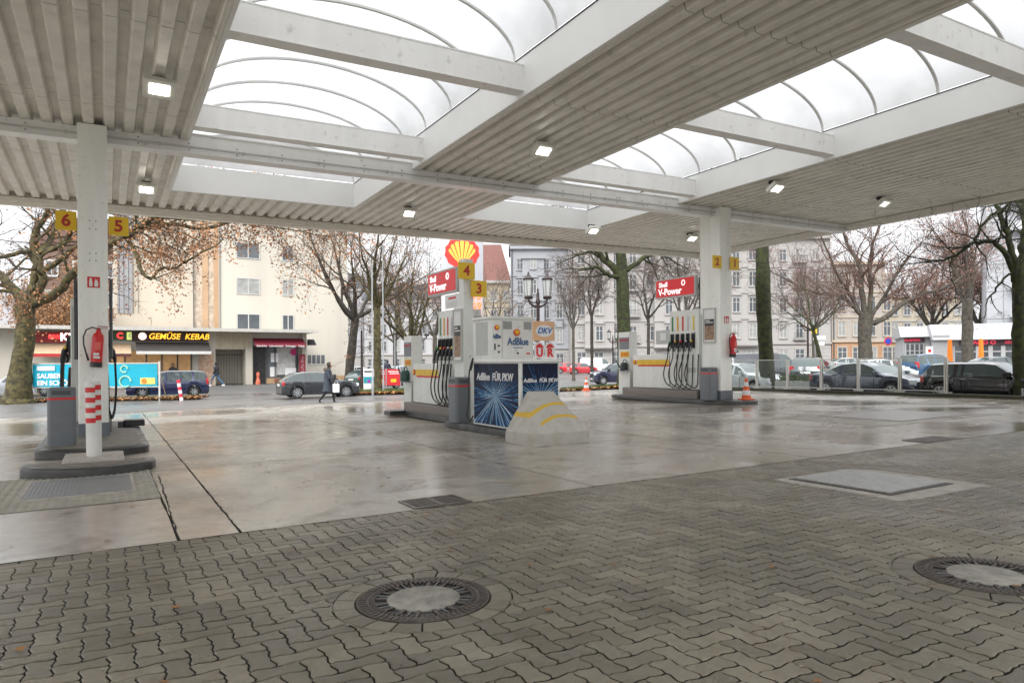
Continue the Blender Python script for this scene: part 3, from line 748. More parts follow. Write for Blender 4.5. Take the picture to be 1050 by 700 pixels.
def pump(lab, a, b, sc, sides=(-1,), full=True, sign=True):
    """local x = A (face at 0), y = B from the near end of the tall column"""
    e = at_ab('fuel_pump', lab, 'fuel pump', a, b, .012, 'fuel pumps on the islands', sc=sc)
    g = MB(); g.bbox(.0, .62, 0, 1.3, .42, 2.92, .015); g.build('column', panelw, e, sm=35)
    g = MB(); g.box(.04, .58, .02, 1.28, .36, .42); g.build('column_foot', dgrey, e)
    g = MB(); g.box(.02, .6, -.09, -.0, .42, 2.75); g.build('side_panel', panelg, e)
    GR = [greenp, orange2, red, greyp, yel2]
    for s in sides:
        X = 0 if s < 0 else .62
        fl = (lambda x: X + s*x)
        for k in range(5):
            y = 1.16-.235*k
            x0 = X-.005 if s < 0 else X+.009
            tag_strip(e, y, 2.26, 2.74, GR[k], x=x0+ (0 if s < 0 else 0))
            # holster
            g = MB(); g.box(min(X, fl(.05)), max(X, fl(.05)), y-.06, y+.06, 1.72, 2.18); g.build('nozzle_holder', black, e)
            # nozzle
            g = MB()
            g.tube([fl(.06), y, 2.12] and [(fl(.06), y, 2.14), (fl(.07), y, 1.98), (fl(.09), y, 1.9)], [.018, .02, .032], 8, 0)
            g.tube([(fl(.09), y, 1.93), (fl(.13), y+.015, 1.86), (fl(.16), y+.03, 1.74), (fl(.17), y+.04, 1.62)], [.034, .042, .034, .03], 8, 0)
            g.tube([(fl(.1), y+.0, 1.8), (fl(.07), y+.02, 1.7), (fl(.1), y+.035, 1.62), (fl(.16), y+.04, 1.63)], .011, 6, 0)
            g.tube([(fl(.09), y+.0, 1.95), (fl(.115), y+.006, 1.905)], [.036, .042], 8, 1)
            g.build('nozzle', [black, GR[k]], e, sm=50)
            bl_ = .12+.05*rr.random(); dep = .42+.05*rr.random()
            pts = [(fl(.17), y+.04, 1.64), (fl(.18), y+.06, 1.4), (fl(.19), y+.1+bl_*.5, 1.1), (fl(.18), y+.08+bl_, .85), (fl(.16), y+.05+bl_*.6, .6), (fl(.13), y-.04, dep+.04), (fl(.1), y-.14, dep), (fl(.07), y-.2, dep+.08), (fl(.05), y-.215, .7), (fl(.04), y-.22, 1.2), (fl(.02), y-.22, 1.52)]
            # smooth
            P = [Vector(p) for p in pts]; Q = []
            for i in range(len(P)-1):
                p0, p1, p2, p3 = P[max(i-1, 0)], P[i], P[i+1], P[min(i+2, len(P)-1)]
                for t in (0, .33, .66):
                    Q.append(.5*((2*p1)+(p2-p0)*t+(2*p0-5*p1+4*p2-p3)*t*t+(3*p1-p0-3*p2+p3)*t**3))
            Q.append(P[-1])
            g = MB(); g.tube(Q, .018, 7); g.build('hose', black, e, sm=60)
    # colour price display and small labels
    g = MB(); g.box(-.012, 0, .12, .5, .95, 1.1) ; g.box(-.012, 0, .1, .2, 2.2, 2.22); g.build('label', red if False else panelg, e)
    # low cabinet
    g = MB(); g.bbox(.03, .6, 1.33, 3.2, .42, 1.53, .03); g.build('cabinet', panelw, e, sm=35)
    g = MB(); g.box(.022, .03, 1.36, 2.98, 1.19, 1.36); g.build('yellow_band', M('band_yellow', (.78, .5, .03), .4), e)
    g = MB(); g.box(.02, .0295, 1.36, 2.9, 1.14, 1.189); g.build('red_band', shellr, e)
    g = MB(); g.lathe([(.085, 0), (.085, .01)], (.03, 3.08, 1.28), 20, 0, 'y'); g.xf(Matrix.Identity(4)); 
    pecten(e, (.018, 3.08, 1.28), .16, 'L')
    g = MB(); g.box(.015, .55, 1.33, 1.345, .5, 1.5); g.build('panel_gap', mgrey, e)
    # stone plinth
    g = MB(); g.bbox(-.1, .72, -.02, 3.62, .13, .4, .02)
    g.build('plinth', stone, e, sm=35)
    # terminal post
    g = MB(); g.bbox(.08, .42, 3.42, 4.05, .14, 2.35, .02); g.build('service_post', panelw, e, sm=35)
    g = MB(); g.box(.06, .08, 3.46, 3.98, 1.75, 2.16); g.build('screen_housing', mgrey, e)
    g = MB(); g.box(.054, .06, 3.46, 3.98, 2.03, 2.1); g.build('red_stripe', M('dull_red', (.35, .03, .06), .4), e)
    g = MB(); g.box(.064, .08, 3.46, 3.92, 1.46, 1.66)
    for k in range(3): g.box(.058, .0635, 3.5+.14*k, 3.6+.14*k, 1.5, 1.62, 1)
    g.build('yellow_label', [yellow, orange], e)
    g = MB(); g.box(-.08, .1, 3.4, 4.0, .98, 1.01); g.build('shelf', mgrey, e)
    g = MB(); g.box(.05, .45, 3.38, 3.42, .14, 1.0); g.build('bracket', alu, e)
    if not sign: return e
    # brand light box
    g = MB(); g.bbox(-.02, .12, .12, 1.95, 3.36, 4.0, .02); fr = g.build('sign_box', panelg, e, sm=35)
    g = MB(); g.box(-.03, -.021, .17, 1.9, 3.41, 3.95); g.build('sign_panel', M('sign_red', (.62, .02, .025), .35, var=.03, emit=.1), e)
    tm = M('sign_text', (.9, .9, .9), .4, var=0, emit=.3)
    text('Shell', .22, tm, e, (-.034, 1.56, 3.8), LEFT, bold=.02)
    text('V-Power', .3, tm, e, (-.034, 1.25, 3.56), LEFT, bold=.02)
    g = MB(); 
    for k in range(6):
        t0 = PI/3*k; g.tube([(-.036, .63+math.cos(t0)*.075, 3.8+math.sin(t0)*.085), (-.036, .63+math.cos(t0+PI/3)*.075, 3.8+math.sin(t0+PI/3)*.085)], .016, 6)
    g.build('ring_mark', tm, e)
    g = MB(); g.box(.14, .3, -.0, .12, 2.92, 3.9); g.box(.12, .2, .3, .36, 3.5, 3.86); g.box(.1, .3, .1, .3, 3.6, 3.7); g.build('sign_bracket', dgrey, e)
    return e

def can_(lab, a, b, z, m):
    e = at_ab('watering_can', lab, 'watering can', a, b, z, 'watering cans on the service posts')
    g = MB(); g.lathe([(.13, 0), (.135, .02), (.13, .2), (.1, .26), (.07, .28)], n=18); g.build('body', m, e, sm=40)
    g = MB(); g.tube([(0, .12, .06), (-.01, .22, .12), (-.02, .34, .24), (-.03, .42, .36)], [.04, .03, .022, .02], 8); g.build('spout', m, e, sm=50)
    g = MB(); g.tube([(0, .06, .27), (0, .03, .36), (0, -.08, .38), (0, -.17, .3), (0, -.17, .16), (0, -.12, .08)], .016, 8); g.build('handle', m, e, sm=50)
canm = M('can_dark', (.03, .04, .045), .4, var=.2); cang = M('can_green', (.03, .09, .07), .4)

# ---- right island
kerb('island_kerb', 'low dark kerb of the right pump island, with the right pillar and its cone', 15.95, 14.4, kerb_poly(-.32, 1.1, 0, 5.9, (.5, .5)), .13)
pump('right fuel pump with five hanging hoses beside the right pillar', 15.9, 15.95, 1.0)
poster('poster with dark food picture on the left face of the right pillar', 15.94, 15.52, 2.4, .5, 1.05)
can_('dark watering can on the service post of the right island', 15.86, 19.55, 1.03, canm)
e = at_ab('price_box', 'small white box fixed above the low cabinet of the right pump', 'box', 16.1, 17.75, 2.1)
g = MB(); g.bbox(-.02, .2, -.38, .38, -.2, .26, .02); g.build('housing', panelg, e, sm=35); g = MB(); g.box(-.035, -.021, -.14, .14, -.08, .16); g.build('card_reader', wintext, e)
g = MB(); g.box(.05, .1, -.5, -.38, -.05, .05); g.build('arm', mgrey, e)

# ---- middle island
kerb('island_kerb', 'low dark kerb of the middle pump island under the blue cabinet', 6.35, 10.72, [(.02, 0), (1.12, 0), (1.2, 2.2), (1.6, 3.3), (1.6, 7.4), (.2, 7.4), (.05, 7.2), (.05, 6.75), (.42, 6.7), (.42, 3.3), (0.02, 3.25)][::1], .13)
pump('middle fuel pump with hanging hoses behind the blue cabinet', 6.95, 14.42, .9)
can_('green watering can hanging at the far service post of the middle island', 6.93, 17.75, .95, cang)
g = MB(); e = at_ab('sign_post', 'slim white post carrying signs four and three on the middle island', 'post', 6.78, 13.86, .14)
g.bbox(0, .26, 0, .5, 0, 2.5, .015); g.bbox(.02, .26, .02, .26, 2.5, 3.55, .01); g.build('post', panelw, e, sm=35)
poster('tall narrow poster frame with dark picture on the middle island post', 6.78, 14.1, 2.02, .44, 1.15)
numsign('4', 'yellow square sign numbered four, the upper one over the middle island', 6.83, 13.8, 3.41, .4, .36)
numsign('3', 'yellow square sign numbered three, lower and right of number four', 7.14, 13.82, 3.03, .38, .36)
e = at_ab('notice_board', 'small white notice board with red heading under the middle red sign', 'notice', 6.93, 14.75, 2.83)
g = MB(); g.box(0, .02, -.45, .4, -.16, .16); g.build('board', wintext, e)
g = MB(); g.box(-.004, 0, -.2, .2, .05, .1); g.build('heading', red, e)
g = MB()
for k in range(4): g.box(-.003, 0, -.3+.02*k, .3, -.03-.03*k, -.022-.03*k)
g.build('small_print', panelg, e)

# ---- AdBlue cabinet
e = at_ab('adblue_dispenser', 'white dispenser cabinet with blue light ray artwork and blue lettering', 'dispenser', 6.38, 10.78, .13)
burst = bpy.data.materials.new('light_ray_print'); burst.use_nodes = True; nt = burst.node_tree; L = nt.links; P_ = nt.nodes['Principled BSDF']
P_.inputs['Roughness'].default_value = .5; P_.inputs['Specular IOR Level'].default_value = .25
tc = N(nt, 'ShaderNodeTexCoord'); sp = N(nt, 'ShaderNodeSeparateXYZ'); L.new(tc.outputs['Object'], sp.inputs[0])
def mth(op, a, b=None, c=None):
    n = N(nt, 'ShaderNodeMath', operation=op)
    for i, q in enumerate((a, b, c)):
        if q is None: continue
        if isinstance(q, (int, float)): n.inputs[i].default_value = q
        else: L.new(q, n.inputs[i])
    return n.outputs[0]
u = mth('SUBTRACT', sp.outputs[1], mth('MULTIPLY', sp.outputs[0], 1.0)); v = sp.outputs[2]
ang = mth('ARCTAN2', v, u); rad = mth('SQRT', mth('ADD', mth('MULTIPLY', u, u), mth('MULTIPLY', v, v)))
cb = N(nt, 'ShaderNodeCombineXYZ'); L.new(mth('MULTIPLY', mth('COSINE', ang), 22.), cb.inputs[0]); L.new(mth('MULTIPLY', mth('SINE', ang), 22.), cb.inputs[1]); L.new(mth('MULTIPLY', rad, .7), cb.inputs[2])
nz = N(nt, 'ShaderNodeTexNoise'); nz.inputs['Scale'].default_value = 1.3; nz.inputs['Detail'].default_value = 5; nz.inputs['Roughness'].default_value = .75; L.new(cb.outputs[0], nz.inputs[0])
ramp = N(nt, 'ShaderNodeValToRGB'); el = ramp.color_ramp.elements
el[0].position = .46; el[0].color = (.004, .008, .03, 1); el[1].position = .71; el[1].color = (.85, .95, 1, 1)
x = el.new(.52); x.color = (.002, .02, .12, 1); x = el.new(.565); x.color = (.004, .1, .33, 1); x = el.new(.63); x.color = (.02, .34, .62, 1)
core = mth('DIVIDE', .007, mth('ADD', mth('MULTIPLY', rad, rad), .06))
dark = mth('MULTIPLY', mth('MAXIMUM', mth('SUBTRACT', v, .12), 0), -.5)
L.new(mth('ADD', mth('ADD', mth('ADD', mth('MULTIPLY', nz.outputs['Fac'], 2.0), -.54), core), dark), ramp.inputs[0]); L.new(ramp.outputs[0], P_.inputs['Base Color'])
W_, D_ = .86, 1.84
g = MB(); g.bbox(0, W_, 0, D_, .04, 1.27, .02); g.build('base_cabinet', panelw, e, sm=35)
g = MB(); g.box(.03, W_-.03, .03, D_-.03, -.0, .04); g.build('foot', black, e)
g = MB(); g.bbox(-.03, W_+.03, -.03, D_+.03, 1.27, 1.32, .01); g.build('ledge', white, e, sm=35)
g = MB(); g.box(-.012, -.001, -.0+.05-.9, D_-.06-.9, .07-.62, 1.24-.62); g.build('artwork', burst, e, loc=(0, .9, .62))
g = MB(); g.box(.06-.45, W_-.05-.45, -.012, -.001, .07-.62, 1.24-.62); g.build('artwork', burst, e, loc=(.45, 0, .62))
text('AdBlue  FÜR PKW', .2, wintext, e, (-.0145, .93, .98), LEFT, bold=.02, sx=.92, shear=.1)
text('AdBlue  FÜR PKW', .1, wintext, e, (.44, -.0145, .93), FRONT, bold=.02, sx=.95, shear=.1)
UX0, UY0 = .0, 1.02
g = MB(); g.bbox(UX0, W_+.06, UY0, D_, 1.321, 2.1, .015); g.bbox(UX0-.02, W_+.08, UY0-.02, D_+.02, 2.1, 2.15, .01); g.build('upper_cabinet', panelw, e, sm=35)
g = MB(); g.box(.215, .22, UY0-.003, UY0, 1.34, 2.08)
for q in (.235,): g.box(q+.0, q+.2, UY0-.004, UY0, 1.9, 2.06, 1)
g.box(.7, .88, UY0-.004, UY0, 1.9, 2.06, 1)
for k in range(7):
    for q0, q1 in ((.24, .43), (.705, .875)): g.box(q0, q1, UY0-.008, UY0-.004, 1.91+.021*k, 1.92+.021*k, 0)
g.build('vent', [mgrey, panelg], e)
text('AdBlue', .2, blue_t, e, (.57, UY0-.004, 1.66), FRONT, bold=.02, sx=.8)
text('AdBlue', .12, blue_t, e, (.1, UY0-.004, 1.76), FRONT, bold=.015, sx=.5)
g = MB(); g.box(.46, .68, UY0-.004, UY0, 1.54, 1.555); g.build('small_print', blue_t, e)
pecten(e, (.54, UY0-.001, 1.84), .14, 'F'); pecten(e, (.1, UY0-.001, 1.93), .1, 'F')
g = MB(); g.lathe([(.02, 0), (.02, .015)], (.56, UY0-.0, 1.44), 12, 0, 'y'); g.build('lock', dgrey, e)
g = MB(); g.box(.04, .07, UY0-.01, UY0, 1.5, 1.62); g.box(.12, .16, UY0-.006, UY0, 1.56, 1.6); g.box(.12, .16, UY0-.006, UY0, 1.44, 1.48); g.build('button', dgrey, e)
g = MB(); g.box(.76, .84, UY0-.004, UY0, 1.42, 1.45); g.build('red_label', red, e)
g = MB(); g.box(-.003, 0, 1.2, 1.7, 1.4, 2.05); g.build('side_door', panelg, e)
g = MB(); g.tube([(-.05, 1.78, 1.25), (-.1, 1.8, 1.1), (-.11, 1.82, .9), (-.09, 1.86, .5), (-.12, 1.88, .2), (-.1, 1.8, .08), (-.04, 1.76, .2)], .016, 7); g.tube([(-.03, 1.78, 1.35), (-.07, 1.78, 1.2), (-.09, 1.79, 1.1)], [.02, .032, .026], 8); g.build('hose', black, e, sm=60)

# card signs standing on the ledge
e = at_ab('card_sign', 'white and orange framed card sign with blue slanted letters on the cabinet ledge', 'sign', 7.0, 10.95, 1.78)
g = MB(); g.bbox(-.235, .235, -.02, .02, -.0, .36, .01); g.build('frame', M('pale_orange', (.75, .45, .25), .5), e, sm=35)
g = MB(); g.prism([(math.cos(t)*.185+0, .18+math.sin(t)*.11) for t in [2*PI*k/28 for k in range(28)]], -.024, -.0205, axis='y'); g.build('oval', wintext, e)
text('DKV', .15, M('dkv_blue', (.02, .12, .4), .4, var=0), e, (0, -.026, .18), FRONT, bold=.02, shear=.3)
e = at_ab('card_sign', 'twin red shield signs with letters U and R below the framed card sign', 'sign', 7.0, 10.93, 1.46)
for s, ch in ((-1, 'U'), (1, 'R')):
    g = MB(); x0 = s*.115
    pl = [(x0-.08, .0), (x0+.08, .0), (x0+.115, .2), (x0+.07 if s < 0 else x0+.075, .27), (x0-.0, .31), (x0-.075, .27), (x0-.115, .2)]
    g.prism(pl, -.018, 0, 0, 'y'); g.build('shield', wintext, e)
    g = MB(); g.prism([(x0-.09, .19), (x0+.09, .19), (x0+.06, .24), (x0, .275), (x0-.06, .24)], -.021, -.0185, 0, 'y'); g.build('roof_mark', red, e)
    text(ch, .21, M('red_letter', (.7, .03, .03), .4, var=0), e, (x0, -.021, .095), FRONT, bold=.045)

# concrete crash block
e = at_ab('crash_block', 'pale concrete crash block with two curved yellow stripes before the blue cabinet', 'concrete block', 6.6, 10.15, .008)
cm = bpy.data.materials.new('painted_concrete'); cm.use_nodes = True; nt = cm.node_tree; L = nt.links; P_ = nt.nodes['Principled BSDF']; P_.inputs['Roughness'].default_value = .6
tc = N(nt, 'ShaderNodeTexCoord'); sp = N(nt, 'ShaderNodeSeparateXYZ'); L.new(tc.outputs['Object'], sp.inputs[0])
nz = N(nt, 'ShaderNodeTexNoise'); nz.inputs['Scale'].default_value = 5; nz.inputs['Detail'].default_value = 8; L.new(tc.outputs['Object'], nz.inputs[0])
base = N(nt, 'ShaderNodeValToRGB'); base.color_ramp.elements[0].position = .28; base.color_ramp.elements[0].color = (.38, .35, .29, 1); base.color_ramp.elements[1].position = .55; base.color_ramp.elements[1].color = (.47, .45, .41, 1); L.new(nz.outputs['Fac'], base.inputs[0])
bx = mth('SUBTRACT', sp.outputs[0], .17); h = mth('ADD', sp.outputs[2], mth('MULTIPLY', mth('MULTIPLY', bx, bx), .5))
h = mth('ADD', h, mth('MULTIPLY', mth('SUBTRACT', nz.outputs['Fac'], .5), .05))
def band(c, w_): return mth('LESS_THAN', mth('ABSOLUTE', mth('SUBTRACT', h, c)), w_)
y_ = mth('MAXIMUM', band(.66, .025), mth('MULTIPLY', band(.46, .023), mth('GREATER_THAN', sp.outputs[0], -.33))); y_ = mth('MULTIPLY', y_, mth('GREATER_THAN', nz.outputs['Fac'], .36)); y_ = mth('MULTIPLY', y_, mth('GREATER_THAN', sp.outputs[2], .25))
mx = N(nt, 'ShaderNodeMix', data_type='RGBA'); L.new(y_, mx.inputs['Factor']); L.new(base.outputs[0], mx.inputs['A']); mx.inputs['B'].default_value = (.62, .4, .04, 1); L.new(mx.outputs['Result'], P_.inputs['Base Color'])
bm_ = N(nt, 'ShaderNodeBump'); bm_.inputs['Strength'].default_value = .5; bm_.inputs['Distance'].default_value = .01; nb2 = N(nt, 'ShaderNodeTexNoise'); nb2.inputs['Scale'].default_value = 60; L.new(tc.outputs['Object'], nb2.inputs[0]); L.new(nb2.outputs['Fac'], bm_.inputs['Height']); L.new(bm_.outputs[0], P_.inputs['Normal'])
g = MB()
rings = [(0, -.62, .62, -.4, .55), (.1, -.62, .62, -.4, .55), (.2, -.61, .61, -.39, .55), (.225, -.58, .59, -.35, .55), (.45, -.45, .5, -.14, .55), (.7, -.27, .36, .08, .55), (.84, -.18, .29, .2, .55), (.86, -.165, .275, .215, .53)]
nr = 0; vs = []
for z, x0, x1, y0, y1 in rings:
    pl = kerb_poly(x0, x1, y0, y1, (min(.16, (x1-x0)*.3), min(.12, (y1-y0)*.3)), 4); nr = len(pl)
    vs += [(x, y, z) for x, y in pl]
fs = [(j*nr+i, j*nr+(i+1) % nr, (j+1)*nr+(i+1) % nr, (j+1)*nr+i) for j in range(len(rings)-1) for i in range(nr)] + [tuple((len(rings)-1)*nr+i for i in range(nr))]
g.add(vs, fs); g.build('block_body', cm, e, sm=24)

# ---- left island pumps behind the pillar
e = pump('left fuel pump mostly hidden behind the left pillar, nozzles at both sides', -.6, 16.0, .95, sides=(-1, 1), sign=False)
for s, a, lab in ((-1, -.47, 'left'), (1, .05, 'right')):
    e = at_ab('framed_poster', 'narrow dark edged poster frame on the %s side of the left pillar' % lab, 'poster frame', a, 15.55, 2.35)
    g = MB(); x0, x1 = ((-.05, 0) if s < 0 else (0, .05)); g.bbox(x0, x1, -.25, .25, -.75, .75, .01); g.build('frame', dgrey, e, sm=35)
    g = MB(); xx = -.056 if s < 0 else .051; g.box(xx, xx+.005, -.21, .21, -.7, .7); g.build('sheet', wintext, e)
e = at_ab('step_block', 'small black plastic step projecting right of the left island', 'step', .5, 17.0, .2)
g = MB(); g.bbox(-.2, .2, -.15, .15, 0, .13, .04); g.build('block', black, e, sm=35); g = MB(); g.box(-.3, -.2, -.1, .1, -.05, .1); g.build('bracket', dgrey, e)

# traffic cones
def cone(lab, x, y, z, s):
    e = at_xy('traffic_cone', lab, 'traffic cone', x, y, z, .3, 'orange and white traffic cones', s)
    g = MB(); g.bbox(-.19, .19, -.19, .19, 0, .035, .04); g.build('base', M('cone_orange', (.8, .13, .03), .45), e, sm=35)
    g = MB(); prof = [(.14, .035), (.125, .14), (.125, .1401), (.1, .28), (.1, .2801), (.078, .4), (.078, .4001), (.055, .53), (.055, .5301), (.035, .64), (.02, .65)]
    g.lathe(prof, n=20); n = 20; g.m = [1 if (i//n) in (2, 6) and i < (len(prof)-1)*n else 0 for i in range(len(g.f))]
    g.build('cone_body', [MATS['cone_orange'], wintext], e, sm=40)
x, y = ab(16.6, 14.72); cone('traffic cone on the kerb in front of the right pillar', x, y, .14, 1.0)
x, y = XY(601, 33); cone('lone traffic cone beside the leafy strip in the middle distance', x, y, 0, 1.0)

# ================================================================== GLASS FENCE AND KERB WALL
e = at_ab('kerb_wall', 'low dark mossy kerb wall along the right edge of the forecourt', 'kerb wall', 23.35, 12, 0); e.rotation_euler = (0, 0, 0)
g = MB()
n = 40; b0, b1 = -2, 23.4
for k in range(n):
    q0 = b0+(b1-b0)*k/n; q1 = b0+(b1-b0)*(k+1)/n; g.box(23.2+rr.uniform(-.004, .004), 23.5, q0, q1-.006, -.3, .12+rr.uniform(-.004, .004))
g.build('wall_body', M('mossy_kerb', (.06, .052, .04), .7, var=.4, scale=3, col2=(.035, .045, .02), bump=.5), e, world=True)
e = at_ab('glass_fence', 'glass panel fence with aluminium posts on the kerb wall at the right', 'fence', 23.3, 12.5, .12); e.rotation_euler = (0, 0, 0)
pb = [12.54+1.51*k for k in range(8)]
gl = glass('fence_glass', (.96, .98, .97), .01, .03)
for k, b in enumerate(pb):
    g = MB()
    for s in ((-.055, -.012), (.012, .055)): g.box(23.27, 23.33, b+s[0], b+s[1], .135, 1.29)
    g.box(23.24, 23.36, b-.1, b+.1, .125, .14); g.cbox((23.3, b+.14, .15), (.07, .07, .05)); g.cbox((23.3, b-.14, .15), (.07, .07, .05))
    g.build('post', alu, e, world=True)
    if k < len(pb)-1:
        g = MB(); q0, q1 = b+.058, pb[k+1]-.058
        g.box(23.28, 23.32, q0, q1, 1.265, 1.29); g.build('rail', alu, e, world=True); g = MB(); g.box(23.28, 23.32, q0, q1, .19, .215); g.build('rail', alu, e, world=True)
        g = MB(); g.box(23.297, 23.303, q0, q1, .217, 1.263); g.build('pane', gl, e, world=True)

# ================================================================== PYLON
x, y = XY(474.5, 29.5)
e = at_xy('price_pylon', 'tall white price pylon with red and yellow scallop emblem behind the middle island', 'price sign', x, y, 0, .06)
pw = M('pylon_white', (.35, .36, .385), .35, var=.03)
g = MB(); g.bbox(-.88, .88, -.15, .15, .35, 6.62, .02); g.build('panel', pw, e, sm=35)
g = MB(); g.box(-.8, .8, -.12, .12, 0, .35); g.build('foot', mgrey, e)
pecten(e, (.0, -.151, 5.98), 1.42, 'F', True)
ledm = M('led_orange', (.9, .1, .03), .4, var=0, emit=1.2)
g = MB(); g.box(-.86, -.02, -.158, -.151, 3.55, 4.45); g.build('grade_list', wintext, e)
g = MB(); g.box(.02, .84, -.158, -.151, 1.2, 4.45); g.build('display', M('display_pale', (.6, .45, .42), .4, var=.1), e)
for k in range(7):
    text(('1.75', '1.69', '1.63', '1.89', '0.72', '1.58', '1.79')[k], .42, ledm, e, (.44, -.162, 4.2-.44*k), FRONT, bold=.02, name='price_digits')
    pass
# ================================================================== CARS
cglass = M('car_glass', (.05, .07, .07), .02, var=.1, spec=.8)
tyre = M('tyre', (.018, .018, .018), .7); rimm = M('rim', (.45, .46, .48), .3, .8)
lampr = M('tail_red', (.45, .01, .01), .2, coat=.6); lampw = M('head_clear', (.6, .63, .65), .15, coat=.6)
platem = M('number_plate', (.75, .75, .75), .5, var=.02); under = M('underbody', (.01, .01, .01), .8)
def interp(P, x):
    if x <= P[0][0]: return P[0][1]
    for (x0, y0), (x1, y1) in zip(P, P[1:]):
        if x <= x1: t = (x-x0)/(x1-x0); return y0+(y1-y0)*t
    return P[-1][1]
PROF = {  # x 0 rear .. 1 front ; fraction of height
 'hatch': ([(0, .58), (.015, .68), (.10, .84), (.17, .95), (.28, .995), (.45, 1), (.55, .965), (.63, .86), (.71, .7), (.85, .64), (.95, .56), (.99, .47), (1, .42)], .655, (.06, .70)),
 'mini': ([(0, .6), (.015, .7), (.06, .87), (.1, .965), (.25, .995), (.5, 1), (.6, .97), (.67, .85), (.75, .69), (.87, .66), (.96, .58), (.99, .48), (1, .42)], .66, (.05, .74)),
 'estate': ([(0, .58), (.01, .7), (.04, .88), (.07, .97), (.2, .995), (.5, 1), (.6, .955), (.67, .83), (.73, .67), (.86, .62), (.96, .54), (.99, .45), (1, .4)], .62, (.04, .73)),
 'suv': ([(0, .55), (.01, .66), (.05, .86), (.09, .965), (.25, 1), (.5, .995), (.6, .95), (.67, .8), (.72, .66), (.86, .62), (.96, .56), (.99, .46), (1, .4)], .63, (.05, .72)),
 'sedan': ([(0, .6), (.02, .68), (.16, .72), (.24, .86), (.33, .97), (.45, 1), (.53, .99), (.62, .9), (.72, .7), (.85, .65), (.95, .56), (.99, .46), (1, .42)], .66, (.15, .72)),
 'van': ([(0, .5), (.01, .8), (.03, .96), (.1, 1), (.6, 1), (.72, .97), (.8, .8), (.85, .6), (.93, .54), (.98, .45), (1, .38)], .58, (.03, .84)),
}
